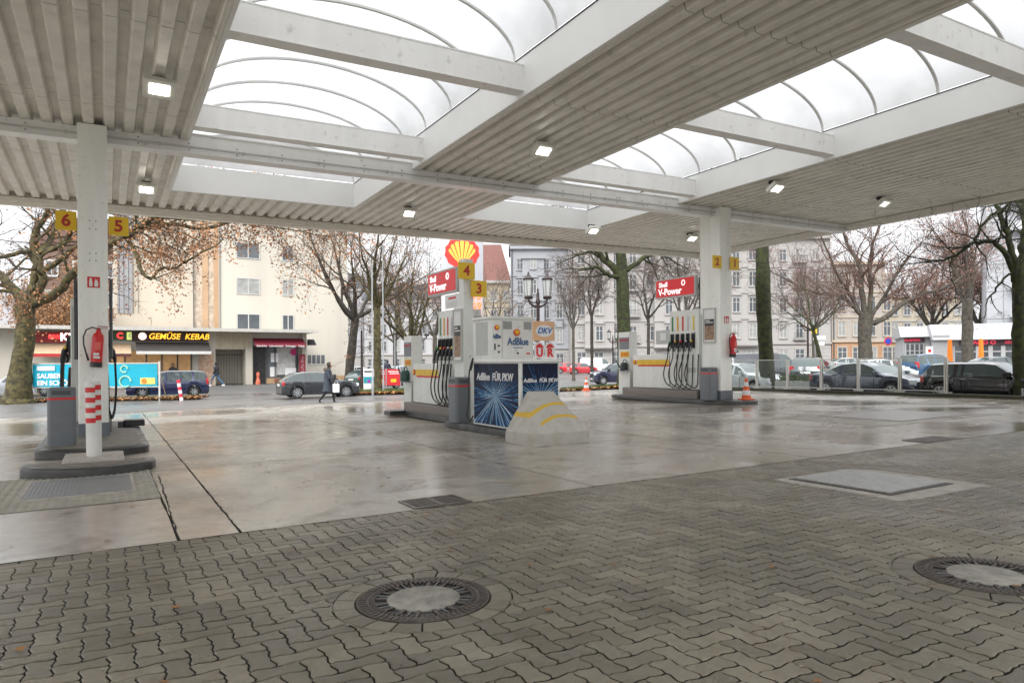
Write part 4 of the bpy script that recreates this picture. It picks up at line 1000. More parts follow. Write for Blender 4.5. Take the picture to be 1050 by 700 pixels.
def car(name, lab, kind, Lc, Wc, Hc, col, x, y, rz, cat='car', z=0, group='cars on the street', rim=True, glasscol=None, pil=None, plate=True, rwr=None):
    e = at_xy(name, lab, cat, x, y, z, rz, group)
    pm = M('paint_%s' % '_'.join(str(int(c*99)) for c in col), col, .15, .15 if sum(col) < 1.5 else 0, var=.04, coat=1)
    prof, belt, (g0, g1) = PROF[kind]; gm = glasscol or cglass
    wr = rwr or (.33 if Hc > 1.6 else .31); wx = (Lc*(-.5+.19), Lc*(.5-.185)); Ra = wr+.06
    n = 60; xs = sorted(set([round(-Lc/2+Lc*i/n, 4) for i in range(n+1)] + [round(c+dx, 4) for c in wx for dx in (-Ra+.001, -Ra*.92, -Ra*.7, Ra*.7, Ra*.92, Ra-.001)]))
    V = []; K = 9; info = []
    for X in xs:
        t = X/Lc+.5; top = interp(prof, t)*Hc; bl = min(belt*Hc*(1-.03*(t-.3)), top-.015)
        endf = max(0, abs(2*t-1)-.72)/.28; w = Wc/2*(1-.16*endf**2)
        zb = .2+.06*endf
        for c in wx:
            d = abs(X-c)
            if d < Ra: zb = max(zb, wr+math.sqrt(max(0, Ra*Ra-d*d)))
        zb = min(zb, bl-.06); gh = max(0, top-bl)
        tum = gh*.32
        mid = zb+(bl-zb)*.45
        ring = [(w*.95, zb), (w*1.0, mid), (w*.985, bl-.09*min(1, (bl-zb))), (w*.95, bl)]
        if gh > .08: ring += [(w*.95-tum, top-.05), (w*.92-tum-.04, top-.012), (w*.4, top+.006*1), (0, top+.012)]
        else: ring += [(w*.9, bl+gh*.6), (w*.8, top-.004), (w*.4, top+.008), (0, top+.014)]
        V.append([(X, yy, zz) for yy, zz in ring]); info.append((t, gh, top))
    K = 8
    body = MB(); gla = MB()
    pill = pil or {'hatch': (.30, .36, .53), 'mini': (.3, .36), 'estate': (.2, .36, .53), 'suv': (.22, .38, .54), 'sedan': (.33, .5), 'van': (.35, .62)}[kind]
    for s in (1, -1):
        vs = [(p[0], p[1]*s, p[2]) for r in V for p in r]
        bf = []; gf = []
        for i in range(len(V)-1):
            t = (info[i][0]+info[i+1][0])/2; gh = min(info[i][1], info[i+1][1]); slope = abs(info[i+1][2]-info[i][2])/(xs[i+1]-xs[i]) if xs[i+1] > xs[i] else 0
            for k in range(K-1):
                q = (i*K+k, (i+1)*K+k, (i+1)*K+k+1, i*K+k+1)
                if s > 0: q = q[::-1]
                isg = False
                if k == 3 and gh > .12 and g0 < t < g1 and all(abs(t-pp) > .012 for pp in pill): isg = True
                if k in (5, 6) and slope > .38 and gh > .05 and g0-.05 < t < g1+.03 and info[i][2] > belt*Hc: isg = True
                if kind == 'van' and k == 3 and t < .6: isg = False
                (gf if isg else bf).append(q)
        body.add(vs, bf); gla.add(vs, gf)
    for i, flip in ((0, 0), (len(V)-1, 1)):
        r = V[i]; loop = [(p[0], p[1], p[2]) for p in r] + [(p[0], -p[1], p[2]) for p in reversed(r[:-1])]
        body.add(loop, [tuple(range(len(loop))) if flip else tuple(reversed(range(len(loop))))])
    body.build('body', pm, e, sm=38); gla.build('windows', gm, e, sm=50)
    g = MB(); g.box(-Lc*.47, Lc*.47, -Wc*.44, Wc*.44, .2, .42); g.box(-Lc*.485, Lc*.49, -Wc*.465, Wc*.465, .19, .25) ; g.build('underbody', under, e)
    for c in wx:
        for s in (1, -1):
            tw = .2; yo = s*(Wc/2-.115)
            g = MB(); g.lathe([(wr*.64, -tw/2), (wr*.93, -tw/2), (wr, -tw/2+.03), (wr, tw/2-.03), (wr*.93, tw/2), (wr*.64, tw/2)], (c, yo, wr), 24, 0, 'y'); o = g.build('wheel', tyre, e, sm=40)
            g = MB(); g.lathe([(wr*.66, -s*0-.02), (wr*.66, .02), (wr*.6, .03)], (c, yo+s*.05, wr), 24, 1, 'y')
            for q in range(7):
                t = 2*PI*q/7; mt = Matrix.Translation((c, yo+s*.095, wr)) @ Matrix.Rotation(t, 4, 'Y'); k0 = len(g.v)
                g.box(.03, wr*.62, -.012, .012, -.035, .035, 0); g.xf(mt, k0)
            g.lathe([(.06, -.02), (.06, .02)], (c, yo+s*.095, wr), 12, 0, 'y')
            k0 = len(g.f); g.lathe([(wr*.7, -.01), (wr*.7, .01), (wr*.62, .012)], (c, yo+s*.1, wr), 24, 0, 'y'); g.f = g.f[:k0+48]; g.m = g.m[:len(g.f)]
            g.build('rim', [rimm, under], o, sm=40)
    hz = interp(prof, .94)*Hc
    for s in (1, -1):
        g = MB(); g.bbox(Lc*.435, Lc*.492, min(s*Wc*.29, s*Wc*.455), max(s*Wc*.29, s*Wc*.455), hz-.2, hz-.03, .05); g.build('headlight', lampw, e, sm=40)
        g = MB(); zt = belt*Hc*(.82 if kind != 'van' else .8); xr = -Lc*.487
        g.bbox(xr-.02, xr+.12, min(s*Wc*.31, s*Wc*.46), max(s*Wc*.31, s*Wc*.46), zt-.06, zt+(.14 if kind in ('hatch', 'mini', 'sedan') else .34), .04); g.build('taillight', lampr, e, sm=40)
        g = MB(); mx_ = Lc*(g1-.5)-.12; g.bbox(mx_-.09, mx_+.09, min(s*Wc*.475, s*(Wc*.475+.2)), max(s*Wc*.475, s*(Wc*.475+.2)), belt*Hc+.0, belt*Hc+.14, .04); g.build('mirror', pm if kind != 'mini' else under, e, sm=40)
        g = MB()
        for q in ((pill[-1]-.005, .17), ) + (((pill[0]-.0, .16),) if kind not in ('mini', 'van') else ()):
            X = Lc*(q[0]-.5); g.box(X-.0, X+q[1], min(s*(Wc/2-.0), s*(Wc/2+.018)), max(s*(Wc/2-.0), s*(Wc/2+.018)), belt*Hc*.88, belt*Hc*.88+.03)
        g.build('door_handle', pm if kind != 'mini' else rimm, e)
        g = MB()
        for pp in (g1-.06, ) + tuple(pill):
            X = Lc*(pp-.5); g.box(X-.006, X+.006, min(s*(Wc/2-.06), s*(Wc/2+.003)), max(s*(Wc/2-.06), s*(Wc/2+.003)), .3, belt*Hc-.12)
        g.build('door_gap', under, e)
    g = MB(); g.box(Lc*.49, Lc*.5+.012, -Wc*.2, Wc*.2, .3, .42); g.box(Lc*.49, Lc*.5+.008, -Wc*.3, Wc*.3, .46, hz-.1); g.build('grille', under, e)
    if plate:
        g = MB(); g.box(-Lc*.5-.015, -Lc*.48, -.26, .26, .52*Hc*.9, .52*Hc*.9+.11); g.box(Lc*.5-.0, Lc*.5+.02, -.26, .26, .38, .48); g.build('number_plate', platem, e)
    return e
TA = ROT                    # heading of the street beyond
GR_ = 'cars parked and driving along the street'
def carp(lab, kind, dims, col, px, Y, rz, **k):
    x, y = XY(px, Y); return car('parked_car', lab, kind, *dims, col, x, y, rz, group=k.pop('group', GR_), **k)
carp('dark blue estate car parked before the kebab shop awning', 'estate', (4.5, 1.74, 1.62), (.012, .02, .07), 172, 43, PI+TA)
e = carp('dark grey hatchback behind the woman in the long coat', 'hatch', (4.25, 1.75, 1.42), (.03, .033, .04), 326, 39, TA)
carp('silver car half hidden behind the mottled plane tree at far left', 'hatch', (4.3, 1.75, 1.45), (.4, .42, .45), 20, 44, PI+TA)
carp('car behind the poster box, right of the grey hatchback', 'hatch', (4.2, 1.75, 1.45), (.05, .09, .08), 384, 50, .9)
FB = ROT-PI/2              # parked along the fence, nose towards us
def carab(lab, kind, dims, col, a, b, rz, name='parked_car', **k):
    x, y = ab(a, b); return car(name, lab, kind, *dims, col, x, y, rz, group=k.pop('group', 'cars parked beyond the glass fence'), **k)
carab('black small hatchback with pale roof, parked right beside the glass fence end', 'mini', (3.9, 1.7, 1.32), (.012, .013, .016), 24.75, 11.85, FB, z=.13)
carab('navy blue car with glossy bonnet parked beyond the middle of the glass fence', 'sedan', (4.2, 1.78, 1.36), (.015, .02, .06), 24.85, 16.1, FB, z=.13)
carab('silver white hatchback parked beyond the fence, next to the right pillar', 'hatch', (4.1, 1.75, 1.4), (.5, .53, .55), 24.85, 22.2, FB, z=.1)
carp('blue off road estate car seen from behind, right of the bare tree', 'suv', (4.6, 1.85, 1.74), (.02, .07, .16), 953, 47, .42, group='cars parked beyond the glass fence')
carp('black saloon car beyond the black small hatchback', 'sedan', (4.7, 1.82, 1.5), (.02, .022, .026), 1022, 45, .1, group='cars parked beyond the glass fence')
carp('dark estate car at the right edge before the restaurant', 'estate', (4.6, 1.8, 1.5), (.03, .032, .04), 1085, 50, PI+.1, group='cars parked beyond the glass fence')
carp('dark grey off road car with round badge, tail towards the glass fence', 'suv', (4.5, 1.86, 1.7), (.035, .045, .06), 829, 40, 1.1, group='cars parked beyond the glass fence')
carp('dark delivery van parked left of the mossy tree behind the fence', 'van', (5.0, 1.95, 2.0), (.03, .032, .036), 783, 44, .15, cat='van', group='cars parked beyond the glass fence')
carp('white hatchback behind the navy blue car', 'hatch', (4.2, 1.76, 1.5), (.65, .66, .66), 902, 41, .3, group='cars parked beyond the glass fence')
carp('dark blue small round car on the street left of the right pump', 'mini', (3.6, 1.66, 1.5), (.012, .015, .045), 632, 50, PI+.1, rwr=.3)
carp('bright red car parked across the street', 'hatch', (4.2, 1.75, 1.5), (.6, .02, .03), 584, 98, .0)
carp('white delivery van parked across the street, left one', 'van', (4.9, 1.95, 2.1), (.7, .7, .7), 612, 99, 0, cat='van')
carp('white delivery van parked across the street, right one', 'van', (4.9, 1.95, 2.0), (.72, .72, .72), 652, 100, PI, cat='van')
carp('silver car parked across the street beside the white vans', 'estate', (4.4, 1.8, 1.55), (.45, .47, .5), 690, 99, 0)
carp('small red car parked across the street behind the dark blue one', 'mini', (3.7, 1.7, 1.45), (.5, .03, .04), 597, 90, .2)
carp('pale silver car far down the street between the bare trees', 'estate', (4.5, 1.8, 1.6), (.5, .52, .54), 397, 75, .1)
carp('white car far down the street near the black lamp post', 'hatch', (4.3, 1.8, 1.5), (.65, .66, .68), 372, 80, .1)
carp('pale blue grey car far down the street beside the pump', 'hatch', (4.3, 1.8, 1.5), (.3, .36, .4), 415, 68, .3)
carp('dark red car across the street behind the fence', 'hatch', (4.3, 1.8, 1.5), (.2, .02, .03), 838, 90, .0)
carp('silver grey car across the street beyond the bare tree', 'hatch', (4.3, 1.8, 1.5), (.4, .42, .43), 872, 80, 0)

# ================================================================== PEOPLE
def skin_body(name, joints, edges, radii, m, parent, sub=2):
    me = bpy.data.meshes.new('tmp'); me.from_pydata(joints, edges, []); o = bpy.data.objects.new('tmp', me); C.objects.link(o)
    sk = o.modifiers.new('s', 'SKIN'); 
    for i, r in enumerate(radii): me.skin_vertices[0].data[i].radius = (r, r) if not hasattr(r, '__len__') else r
    me.skin_vertices[0].data[0].use_root = True
    sb = o.modifiers.new('b', 'SUBSURF'); sb.levels = sub; sb.render_levels = sub
    bpy.context.view_layer.update()
    m2 = bpy.data.meshes.new_from_object(o.evaluated_get(bpy.context.evaluated_depsgraph_get())); bpy.data.objects.remove(o)
    m2.materials.clear(); m2.materials.append(m); m2.polygons.foreach_set('use_smooth', [True]*len(m2.polygons))
    b = bpy.data.objects.new(name, m2); C.objects.link(b); b.parent = parent; return b
skinm = M('skin', (.5, .3, .22), .5, var=.05); hairm = M('dark_hair', (.02, .014, .01), .6, var=.3, bump=.4)
def person(lab, x, y, rz, coat, trousers, long_coat=True, hood=False, stride=.36, bag=None, H=1.0, shoe=(.02, .02, .02)):
    e = at_xy('person', lab, 'person', x, y, 0, rz, sc=H)
    # walks towards local +x
    J = [(0, 0, .95), (0, 0, 1.15), (0.02, 0, 1.38), (.04, 0, 1.48), (.06, 0, 1.58), (.07, 0, 1.66),
         (0, .1, .9), (stride*.55, .1, .5), (stride*.7, .1, .09), (stride*.7+.14, .1, .05),
         (0, -.1, .9), (-stride*.2, -.1, .5), (-stride*.95, -.1, .16), (-stride*.95+.1, -.1, .04),
         (.02, .19, 1.38), (-.06, .24, 1.12), (.1, .22, .93), (.18, .21, .9),
         (.02, -.19, 1.38), (.1, -.24, 1.12), (.3, -.2, 1.05), (.37, -.18, 1.06)]
    E = [(0, 1), (1, 2), (2, 3), (3, 4), (4, 5), (0, 6), (6, 7), (7, 8), (8, 9), (0, 10), (10, 11), (11, 12), (12, 13), (2, 14), (14, 15), (15, 16), (16, 17), (2, 18), (18, 19), (19, 20), (20, 21)]
    Rr = [(.13, .16), (.12, .15), (.1, .15), .05, (.085, .075), (.08, .07), .09, .06, .042, .035, .09, .06, .042, .035, .06, .045, .035, .03, .06, .045, .035, .03]
    skin_body('body', J, E, Rr, trousers, e)
    g = MB()                                             # head with nose
    prof = [(.0, -.12), (.05, -.115), (.075, -.06), (.085, 0), (.083, .05), (.06, .1), (.0, .12)]
    g.lathe(prof, n=14); g.xf(Matrix.Translation((.08, 0, 1.64)) @ Matrix.Scale(1.12, 4, (1, 0, 0))); g.cbox((.18, 0, 1.62), (.03, .02, .04)); g.build('face', skinm, e, sm=60)
    g = MB(); prof = [(.09, -.08), (.1, 0), (.098, .06), (.07, .115), (0, .135)]
    g.lathe(prof, n=14); g.xf(Matrix.Translation((.06, 0, 1.66)) @ Matrix.Rotation(-.25, 4, 'Y')); g.build('hair', hairm, e, sm=60)
    g = MB()                                             # coat
    zb = .55 if long_coat else .88
    prof = [(zb, .21, .25, -.02), (zb+.2, .185, .23, 0), (1.0, .16, .2, 0), (1.15, .15, .19, .0), (1.32, .16, .22, .01), (1.42, .12, .19, .02), (1.49, .075, .09, .04), (1.54, .07, .075, .05)]
    n = 16; vs = []
    for z_, rx, ry, cx in prof:
        for k in range(n): t = 2*PI*k/n; vs.append((cx+math.cos(t)*rx*(1+.04*math.sin(3*t)), math.sin(t)*ry, z_))
    g.add(vs, [(j*n+i, j*n+(i+1) % n, (j+1)*n+(i+1) % n, (j+1)*n+i) for j in range(len(prof)-1) for i in range(n)])
    g.tube([(.01, .19, 1.4), (-.07, .26, 1.13), (.09, .235, .95)], [.075, .062, .05], 8); g.tube([(.01, -.19, 1.4), (.1, -.26, 1.13), (.29, -.22, 1.06)], [.075, .062, .05], 8)
    g.build('coat', coat, e, sm=60)
    if hood:
        g = MB(); g.lathe([(.0, -.12), (.1, -.08), (.13, 0), (.1, .08), (0, .1)], n=10); g.xf(Matrix.Translation((-.06, 0, 1.48))); g.build('hood', M('fur', (.12, .1, .08), .9, bump=.6), e, sm=60)
    for s in ((stride*.7+.08, .1), (-stride*.95+.04, -.1)):
        g = MB(); g.bbox(s[0]-.12, s[0]+.15, s[1]-.05, s[1]+.05, 0.0, .1, .04); g.build('shoe', M('shoe%d' % int(shoe[0]*99), shoe, .5), e, sm=60)
    return e
coatm = M('coat_slate', (.045, .055, .075), .8, bump=.4, bscale=20, var=.2); trm = M('trousers_dark', (.015, .015, .018), .8)
x, y = XY(336, 30.5)
w_ = person('woman walking in a long dark coat with hood, carrying a white bag', x, y, .1, coatm, trm, True, True, .36, H=1.03)
e = at_xy('carrier_bag', 'white carrier bag held by the woman in the long coat', 'bag', x+.42, y-.24, .5, .1)
g = MB(); g.bbox(-.14, .14, -.05, .05, 0, .36, .03); g.build('bag_body', wintext, e, sm=40); g = MB(); g.tube([(-.07, 0, .35), (-.03, 0, .52), (.03, 0, .52), (.07, 0, .35)], .008, 6); g.build('handle', wintext, e)
e = at_xy('shoulder_bag', 'black bag worn at the front by the woman in the long coat', 'bag', x+.25, y-.1, .95, .1)
g = MB(); g.bbox(-.1, .13, -.16, .16, 0, .34, .07); g.build('bag_body', black, e, sm=40); g = MB(); g.tube([(-.08, -.1, .3), (-.14, -.12, .5), (-.2, -.05, .57)], .012, 6); g.build('strap', black, e)
jeans = M('jeans', (.06, .14, .26), .8)
x, y = XY(222, 54)
person('person in black jacket and blue jeans walking past the archway', x, y, PI-.3, M('jacket_black', (.02, .02, .022), .8), jeans, False, False, .62, shoe=(.7, .7, .7), H=1.02)
x, y = XY(397, 60); person('distant person in dark clothes beyond the red banner', x, y, 1.2, M('jacket_navy', (.03, .03, .05), .8), trm, False, False, .3)
for k, (px, c, lab) in enumerate(((167, (.03, .03, .04), 'left one of two people sitting behind the kebab shop window'), (177, (.05, .05, .06), 'right one of two people sitting behind the kebab shop window'))):
    x, y = XY(px, 54.1); person(lab, x, y, -1.2, M('sweater_%d' % k, c, .8), trm, False, False, .1)

# ================================================================== TREES
def bark(name, c1, c2, sc=6, moss=None):
    m = M(name, c1, .85, col2=c2, scale=sc, bump=.9, bscale=25, lo=.4, hi=.62); return m
bk_plane = bark('plane_bark', (.035, .03, .014), (.12, .1, .038), 4.2)
bk_moss = bark('mossy_bark', (.04, .052, .01), (.016, .013, .008), 6)
bk_dark = bark('dark_bark', (.03, .025, .02), (.07, .06, .045), 5)
bk_grey = bark('grey_bark', (.1, .088, .07), (.05, .043, .033), 5)
twig_br = M('twig_brown', (.07, .045, .03), .8); twig_red = M('twig_red', (.13, .078, .06), .8); twig_grey = M('twig_grey', (.13, .1, .085), .8)
lf_or = M('leaf_orange', (.36, .15, .05), .6, island=.5, col2=(.24, .12, .055), scale=.6)
lf_br = M('leaf_brown', (.26, .12, .055), .6, island=.5, col2=(.3, .17, .07), scale=.6)
lf_red = M('leaf_russet', (.34, .16, .11), .6, island=.45, col2=(.26, .14, .1), scale=.6)

def leaf_add(g, p, s, rng):
    d = Vector((rng.gauss(0, 1), rng.gauss(0, 1), rng.gauss(0, 1))); d.normalize(); q = d.orthogonal().normalized(); w_ = d.cross(q)
    a = rng.uniform(0, 6.3); q2 = q*math.cos(a)+w_*math.sin(a); w2 = w_*math.cos(a)-q*math.sin(a)
    g.add([p-q2*s, p-w2*s*.6, p+q2*s*.6, p+w2*s*.6], [(0, 1, 2, 3)])
def grow(T, F, p, d, Ln, r, lv, maxlv, rng, P):
    n = 5 if lv < 2 else 4 if lv < 3 else 3
    pts = [p.copy()]; rad = [r]; d = d.normalized()
    for i in range(n):
        j = P['wob']*(1+.3*lv)
        d = (d + Vector((rng.gauss(0, j), rng.gauss(0, j), rng.gauss(0, j*.8)+P['up'][min(lv, len(P['up'])-1)]))).normalized()
        p = p + d*(Ln/n); pts.append(p.copy()); rad.append(r*(1-(i+1)/n*P.get('taper', .72)))
    T.tube(pts, rad, (9, 7, 5, 3, 3, 3)[lv], 1 if lv >= 2 else 0, cap=False)
    if lv >= maxlv:
        if F is not None:
            for q in pts[1:]:
                if rng.random() < P['leaf_p']:
                    cq = q+Vector((rng.gauss(0, 1), rng.gauss(0, 1), rng.gauss(0, 1)-.5))*P['leaf_sp']
                    for _ in range(P['leaf_n']): leaf_add(F, cq+Vector((rng.gauss(0, 1), rng.gauss(0, 1), rng.gauss(0, 1.4)))*.13, rng.uniform(*P['leaf_s']), rng)
        return
    nb_ = P['nb'][min(lv, len(P['nb'])-1)]
    for k in range(nb_):
        t = .25+.75*(k+rng.uniform(.2, .9))/nb_; t = min(t, .98)*n; i = min(int(t), n-1); q = pts[i].lerp(pts[i+1], t-i); rr_ = rad[i]+(rad[i+1]-rad[i])*(t-i)
        dd = (pts[i+1]-pts[i]).normalized(); sd = dd.orthogonal().normalized(); a = rng.uniform(0, 2*PI) if lv > 0 else k*2.4+rng.uniform(-.4, .4)
        sd = sd*math.cos(a)+dd.cross(sd)*math.sin(a); an = rng.uniform(*P['ang'])
        nd = dd*math.cos(an)+sd*math.sin(an)
        grow(T, F, q, nd, Ln*rng.uniform(*P['ratio'])*(1-.25*(t/n)), max(P['rmin'], rr_*rng.uniform(.5, .68)), lv+1, maxlv, rng, P)
    grow(T, F, pts[-1], d, Ln*.55, rad[-1], lv+1, maxlv, rng, P)
BASEP = dict(wob=.13, up=[.1, .07, .03, .0], nb=[5, 6, 6, 4], ang=(.5, 1.0), ratio=(.5, .72), rmin=.006, leaf_n=1, leaf_p=.5, leaf_sp=.12, leaf_s=(.05, .09))
def tree(lab, x, y, trunk, limbs, seed, mats, P=None, maxlv=3, group='bare street trees', lean=None, z=0, name='street_tree'):
    """trunk: [(dx,dy,z,r)...]; limbs: list of (start point index or xyz, direction, length, radius) or polyline dicts"""
    rng = random.Random(seed); PP = dict(BASEP); PP['rmin'] = max(.006, .00024*y); PP.update(P or {})
    e = at_xy(name, lab, 'tree', x, y, z, 0, group)
    g = MB(); pts = [Vector((a, b, c)) for a, b, c, r in trunk]; rad = [r for *_, r in trunk]
    # refine trunk with slight irregularity
    Q = []; RR = []
    for i in range(len(pts)-1):
        for k in range(4):
            t = k/4; Q.append(pts[i].lerp(pts[i+1], t)+Vector((rng.uniform(-1, 1), rng.uniform(-1, 1), 0))*rad[i]*.09*(k > 0)); RR.append((rad[i]+(rad[i+1]-rad[i])*t)*(1+rng.uniform(-.05, .07)))
    Q.append(pts[-1]); RR.append(rad[-1])
    g.tube(Q, RR, 14); g.build('trunk', mats[0], e, sm=70)
    T = MB(); F = MB() if mats[2] else None
    for lb in limbs:
        if isinstance(lb, dict):
            pl = [Vector(q) for q in lb['pts']]; r0, r1 = lb['r']; L_ = len(pl); rd = [r0+(r1-r0)*i/(L_-1) for i in range(L_)]
            Q = []; RR = []
            for i in range(L_-1):
                p0, p1, p2, p3 = pl[max(i-1, 0)], pl[i], pl[i+1], pl[min(i+2, L_-1)]
                for t in (0, .25, .5, .75):
                    Q.append(.5*((2*p1)+(p2-p0)*t+(2*p0-5*p1+4*p2-p3)*t*t+(3*p1-p0-3*p2+p3)*t**3)+Vector((rng.gauss(0, 1), rng.gauss(0, 1), rng.gauss(0, 1)))*.03); RR.append(rd[i]+(rd[i+1]-rd[i])*t)
            Q.append(pl[-1]); RR.append(r1); T.tube(Q, RR, 9, 0, cap=False)
            for k in range(lb.get('n', 8)):
                t = lb.get('t0', .25)+(1-lb.get('t0', .25))*(k+rng.random())/lb.get('n', 8); i = min(int(t*(len(Q)-1)), len(Q)-2); q = Q[i]
                dd = (Q[i+1]-Q[i]).normalized(); sd = dd.orthogonal().normalized(); a = rng.uniform(0, 2*PI); sd = sd*math.cos(a)+dd.cross(sd)*math.sin(a); an = rng.uniform(.5, 1.1)
                PL = dict(PP, leaf_p=PP['leaf_p']*lb.get('leaf', 1))
                grow(T, F, q, dd*math.cos(an)+sd*math.sin(an), lb.get('bl', 2.2)*rng.uniform(.7, 1.2), max(.02, RR[i]*.45), 2 if maxlv > 3 else 1, maxlv, rng, PL)
            grow(T, F, Q[-1], Q[-1]-Q[-3], lb.get('bl', 2.2), r1, 1, maxlv, rng, PP)
        else:
            st, dr, ln, r = lb
            grow(T, F, Vector(st), Vector(dr), ln, r, 0, maxlv, rng, PP)
    T.build('crown', [mats[0], mats[1]], e, sm=0)
    if F is not None and F.v: F.build('foliage', mats[2], e)
    return e
def limbs_auto(rng, hf, n, ln, r, up=.8, base=(0, 0)):
    out = []
    for k in range(n):
        a = 2*PI*k/n+rng.uniform(-.3, .3); out.append(((base[0], base[1], hf-.15*rng.random()*2), (math.cos(a), math.sin(a), up*rng.uniform(.7, 1.5)), ln*rng.uniform(.8, 1.15), r*rng.uniform(.8, 1.1)))
    return out

# big plane tree at the left: pixel plan at depth 38 -> metres: 1 px = .0528 m
k_ = 38/720
def lp(px, py, dy=0): return ((px-18)*k_, dy, (411-py)*k_)
x, y = XY(18, 38)
P1 = dict(leaf_p=.42, leaf_n=4, leaf_s=(.06, .1), leaf_sp=.22, nb=[4, 4, 5, 4], up=[.05, .0, -.06, -.1], wob=.17)
tree('large mottled plane tree with thick limbs and orange leaves at far left', x, y,
     [(0, 0, -.1, .86), (.05, 0, .5, .66), (.2, 0, 2.2, .52), (.42, 0, 4.0, .46), (.45, 0, 5.4, .5), (.5, 0, 6.0, .42)],
     [dict(pts=[lp(27, 312), lp(12, 292), lp(-15, 270, .5), lp(-60, 240, 1)], r=(.3, .15), n=7, bl=3, leaf=.15),
      dict(pts=[lp(30, 306), lp(38, 270), lp(34, 245), lp(48, 215), lp(60, 170, -.5)], r=(.22, .1), n=8, bl=3, leaf=.15),
      dict(pts=[lp(34, 306), lp(44, 285), lp(40, 262), lp(45, 230, 1), lp(52, 190, 1.5)], r=(.26, .11), n=8, bl=3, leaf=.15),
      dict(pts=[lp(34, 310), lp(60, 296), lp(90, 278, -1), lp(125, 262, -2), lp(165, 243, -2.5), lp(200, 225, -3)], r=(.26, .1), n=14, bl=3.2, t0=.3),
      dict(pts=[lp(44, 276), lp(62, 264), lp(95, 252, -1), lp(130, 257, -2), lp(150, 248, -2), lp(175, 288, -2.5), lp(190, 280, -2.5), lp(204, 279, -2.5), lp(232, 266, -3)], r=(.16, .05), n=10, bl=2.2, t0=.3),
      dict(pts=[lp(42, 256), lp(60, 245, .5), lp(80, 226, 0), lp(110, 218, -1), lp(160, 205, -1)], r=(.17, .07), n=8, bl=3, leaf=.3),
      dict(pts=[lp(150, 249, -2), lp(185, 236, -2.5), lp(225, 240, -2), lp(265, 232, -2), lp(300, 240, -2)], r=(.13, .04), n=16, bl=3.0, t0=.1),
      dict(pts=[lp(170, 240, -2), lp(200, 215, -1), lp(250, 205, 0), lp(300, 215, 0)], r=(.12, .04), n=16, bl=3.0, t0=.1),
      dict(pts=[lp(34, 255), lp(20, 262, -1), lp(-5, 275, -1.5), lp(-40, 280, -2)], r=(.14, .05), n=6, bl=2, leaf=.15),
      dict(pts=[lp(14, 246, 1), lp(22, 265, 1), lp(34, 290)], r=(.05, .1), n=3, bl=2)],
     5, (bk_plane, twig_br, lf_or), P1, 3, group='plane trees', name='plane_tree')
rng = random.Random(1)
PB = dict(leaf_p=.2, leaf_n=1, leaf_s=(.06, .1), leaf_sp=.15, nb=[4, 5, 5])
def simple(lab, px, Y, hf, n, ln, r, seed, mats, P=None, maxlv=3, up=.9, lean=(0, 0), group='bare street trees', trunk_r=None, z=0):
    x, y = XY(px, Y); rg = random.Random(seed); tr = trunk_r or r*1.7
    return tree(lab, x, y, [(0, 0, -.1, tr*1.45), (0, 0, .35, tr*1.08), (lean[0]*.5, lean[1]*.5, hf*.5, tr), (lean[0], lean[1], hf, tr*.9)],
                limbs_auto(rg, hf-.1, n, ln, r, up, lean) + [((lean[0], lean[1], hf-.2), (lean[0]*.2, lean[1]*.2, 2), ln*1.15, r*1.15)], seed, mats, P, maxlv, group, z=z)
# behind the plane tree / left
simple('tree with brown leaves behind the mottled plane tree', 66, 56, 3.2, 5, 3.2, .13, 21, (bk_dark, twig_red, lf_br), dict(leaf_p=.75, leaf_n=3, leaf_s=(.08, .14), leaf_sp=.35), group='leafy background trees')
# centre left bare trees with a few leaves
simple('tree with sparse rusty leaves left of the tall lamp mast, trunk leaning right', 356, 50, 5.2, 5, 4.8, .17, 22, (bk_dark, twig_br, lf_or), dict(leaf_p=.2, leaf_n=3, leaf_s=(.05, .09), leaf_sp=.2, nb=[4, 5, 5]), lean=(.6, 0), up=.8, trunk_r=.3, group='rusty leaved street trees')
simple('slim plane tree with pale mossy trunk beside the black lamp posts', 387, 43, 5.5, 6, 4.2, .13, 23, (bk_plane, twig_grey, lf_or), dict(leaf_p=.15, leaf_n=3, leaf_s=(.05, .08), leaf_sp=.2, nb=[4, 4, 5]), up=1.0, trunk_r=.22, group='rusty leaved street trees')
simple('tree with rusty leaves behind the left red sign of the middle pump', 421, 47, 3.4, 6, 4.0, .13, 24, (bk_plane, twig_br, lf_or), dict(leaf_p=.16, leaf_n=3, leaf_s=(.05, .08), leaf_sp=.2, nb=[4, 4, 4]), up=.9, trunk_r=.24, group='rusty leaved street trees')
simple('faint bare tree far down the street beside the cream house', 345, 85, 5, 5, 5, .16, 25, (bk_grey, twig_grey, lf_br), PB, up=1.1)
simple('faint bare tree far down the street behind the slim plane tree', 405, 95, 5, 6, 5.5, .16, 26, (bk_grey, twig_grey, lf_br), PB, up=1.1)
simple('bare tree far down the street left of the white pylon', 446, 80, 5, 5, 5, .15, 27, (bk_grey, twig_grey, lf_br), PB, up=1.1)
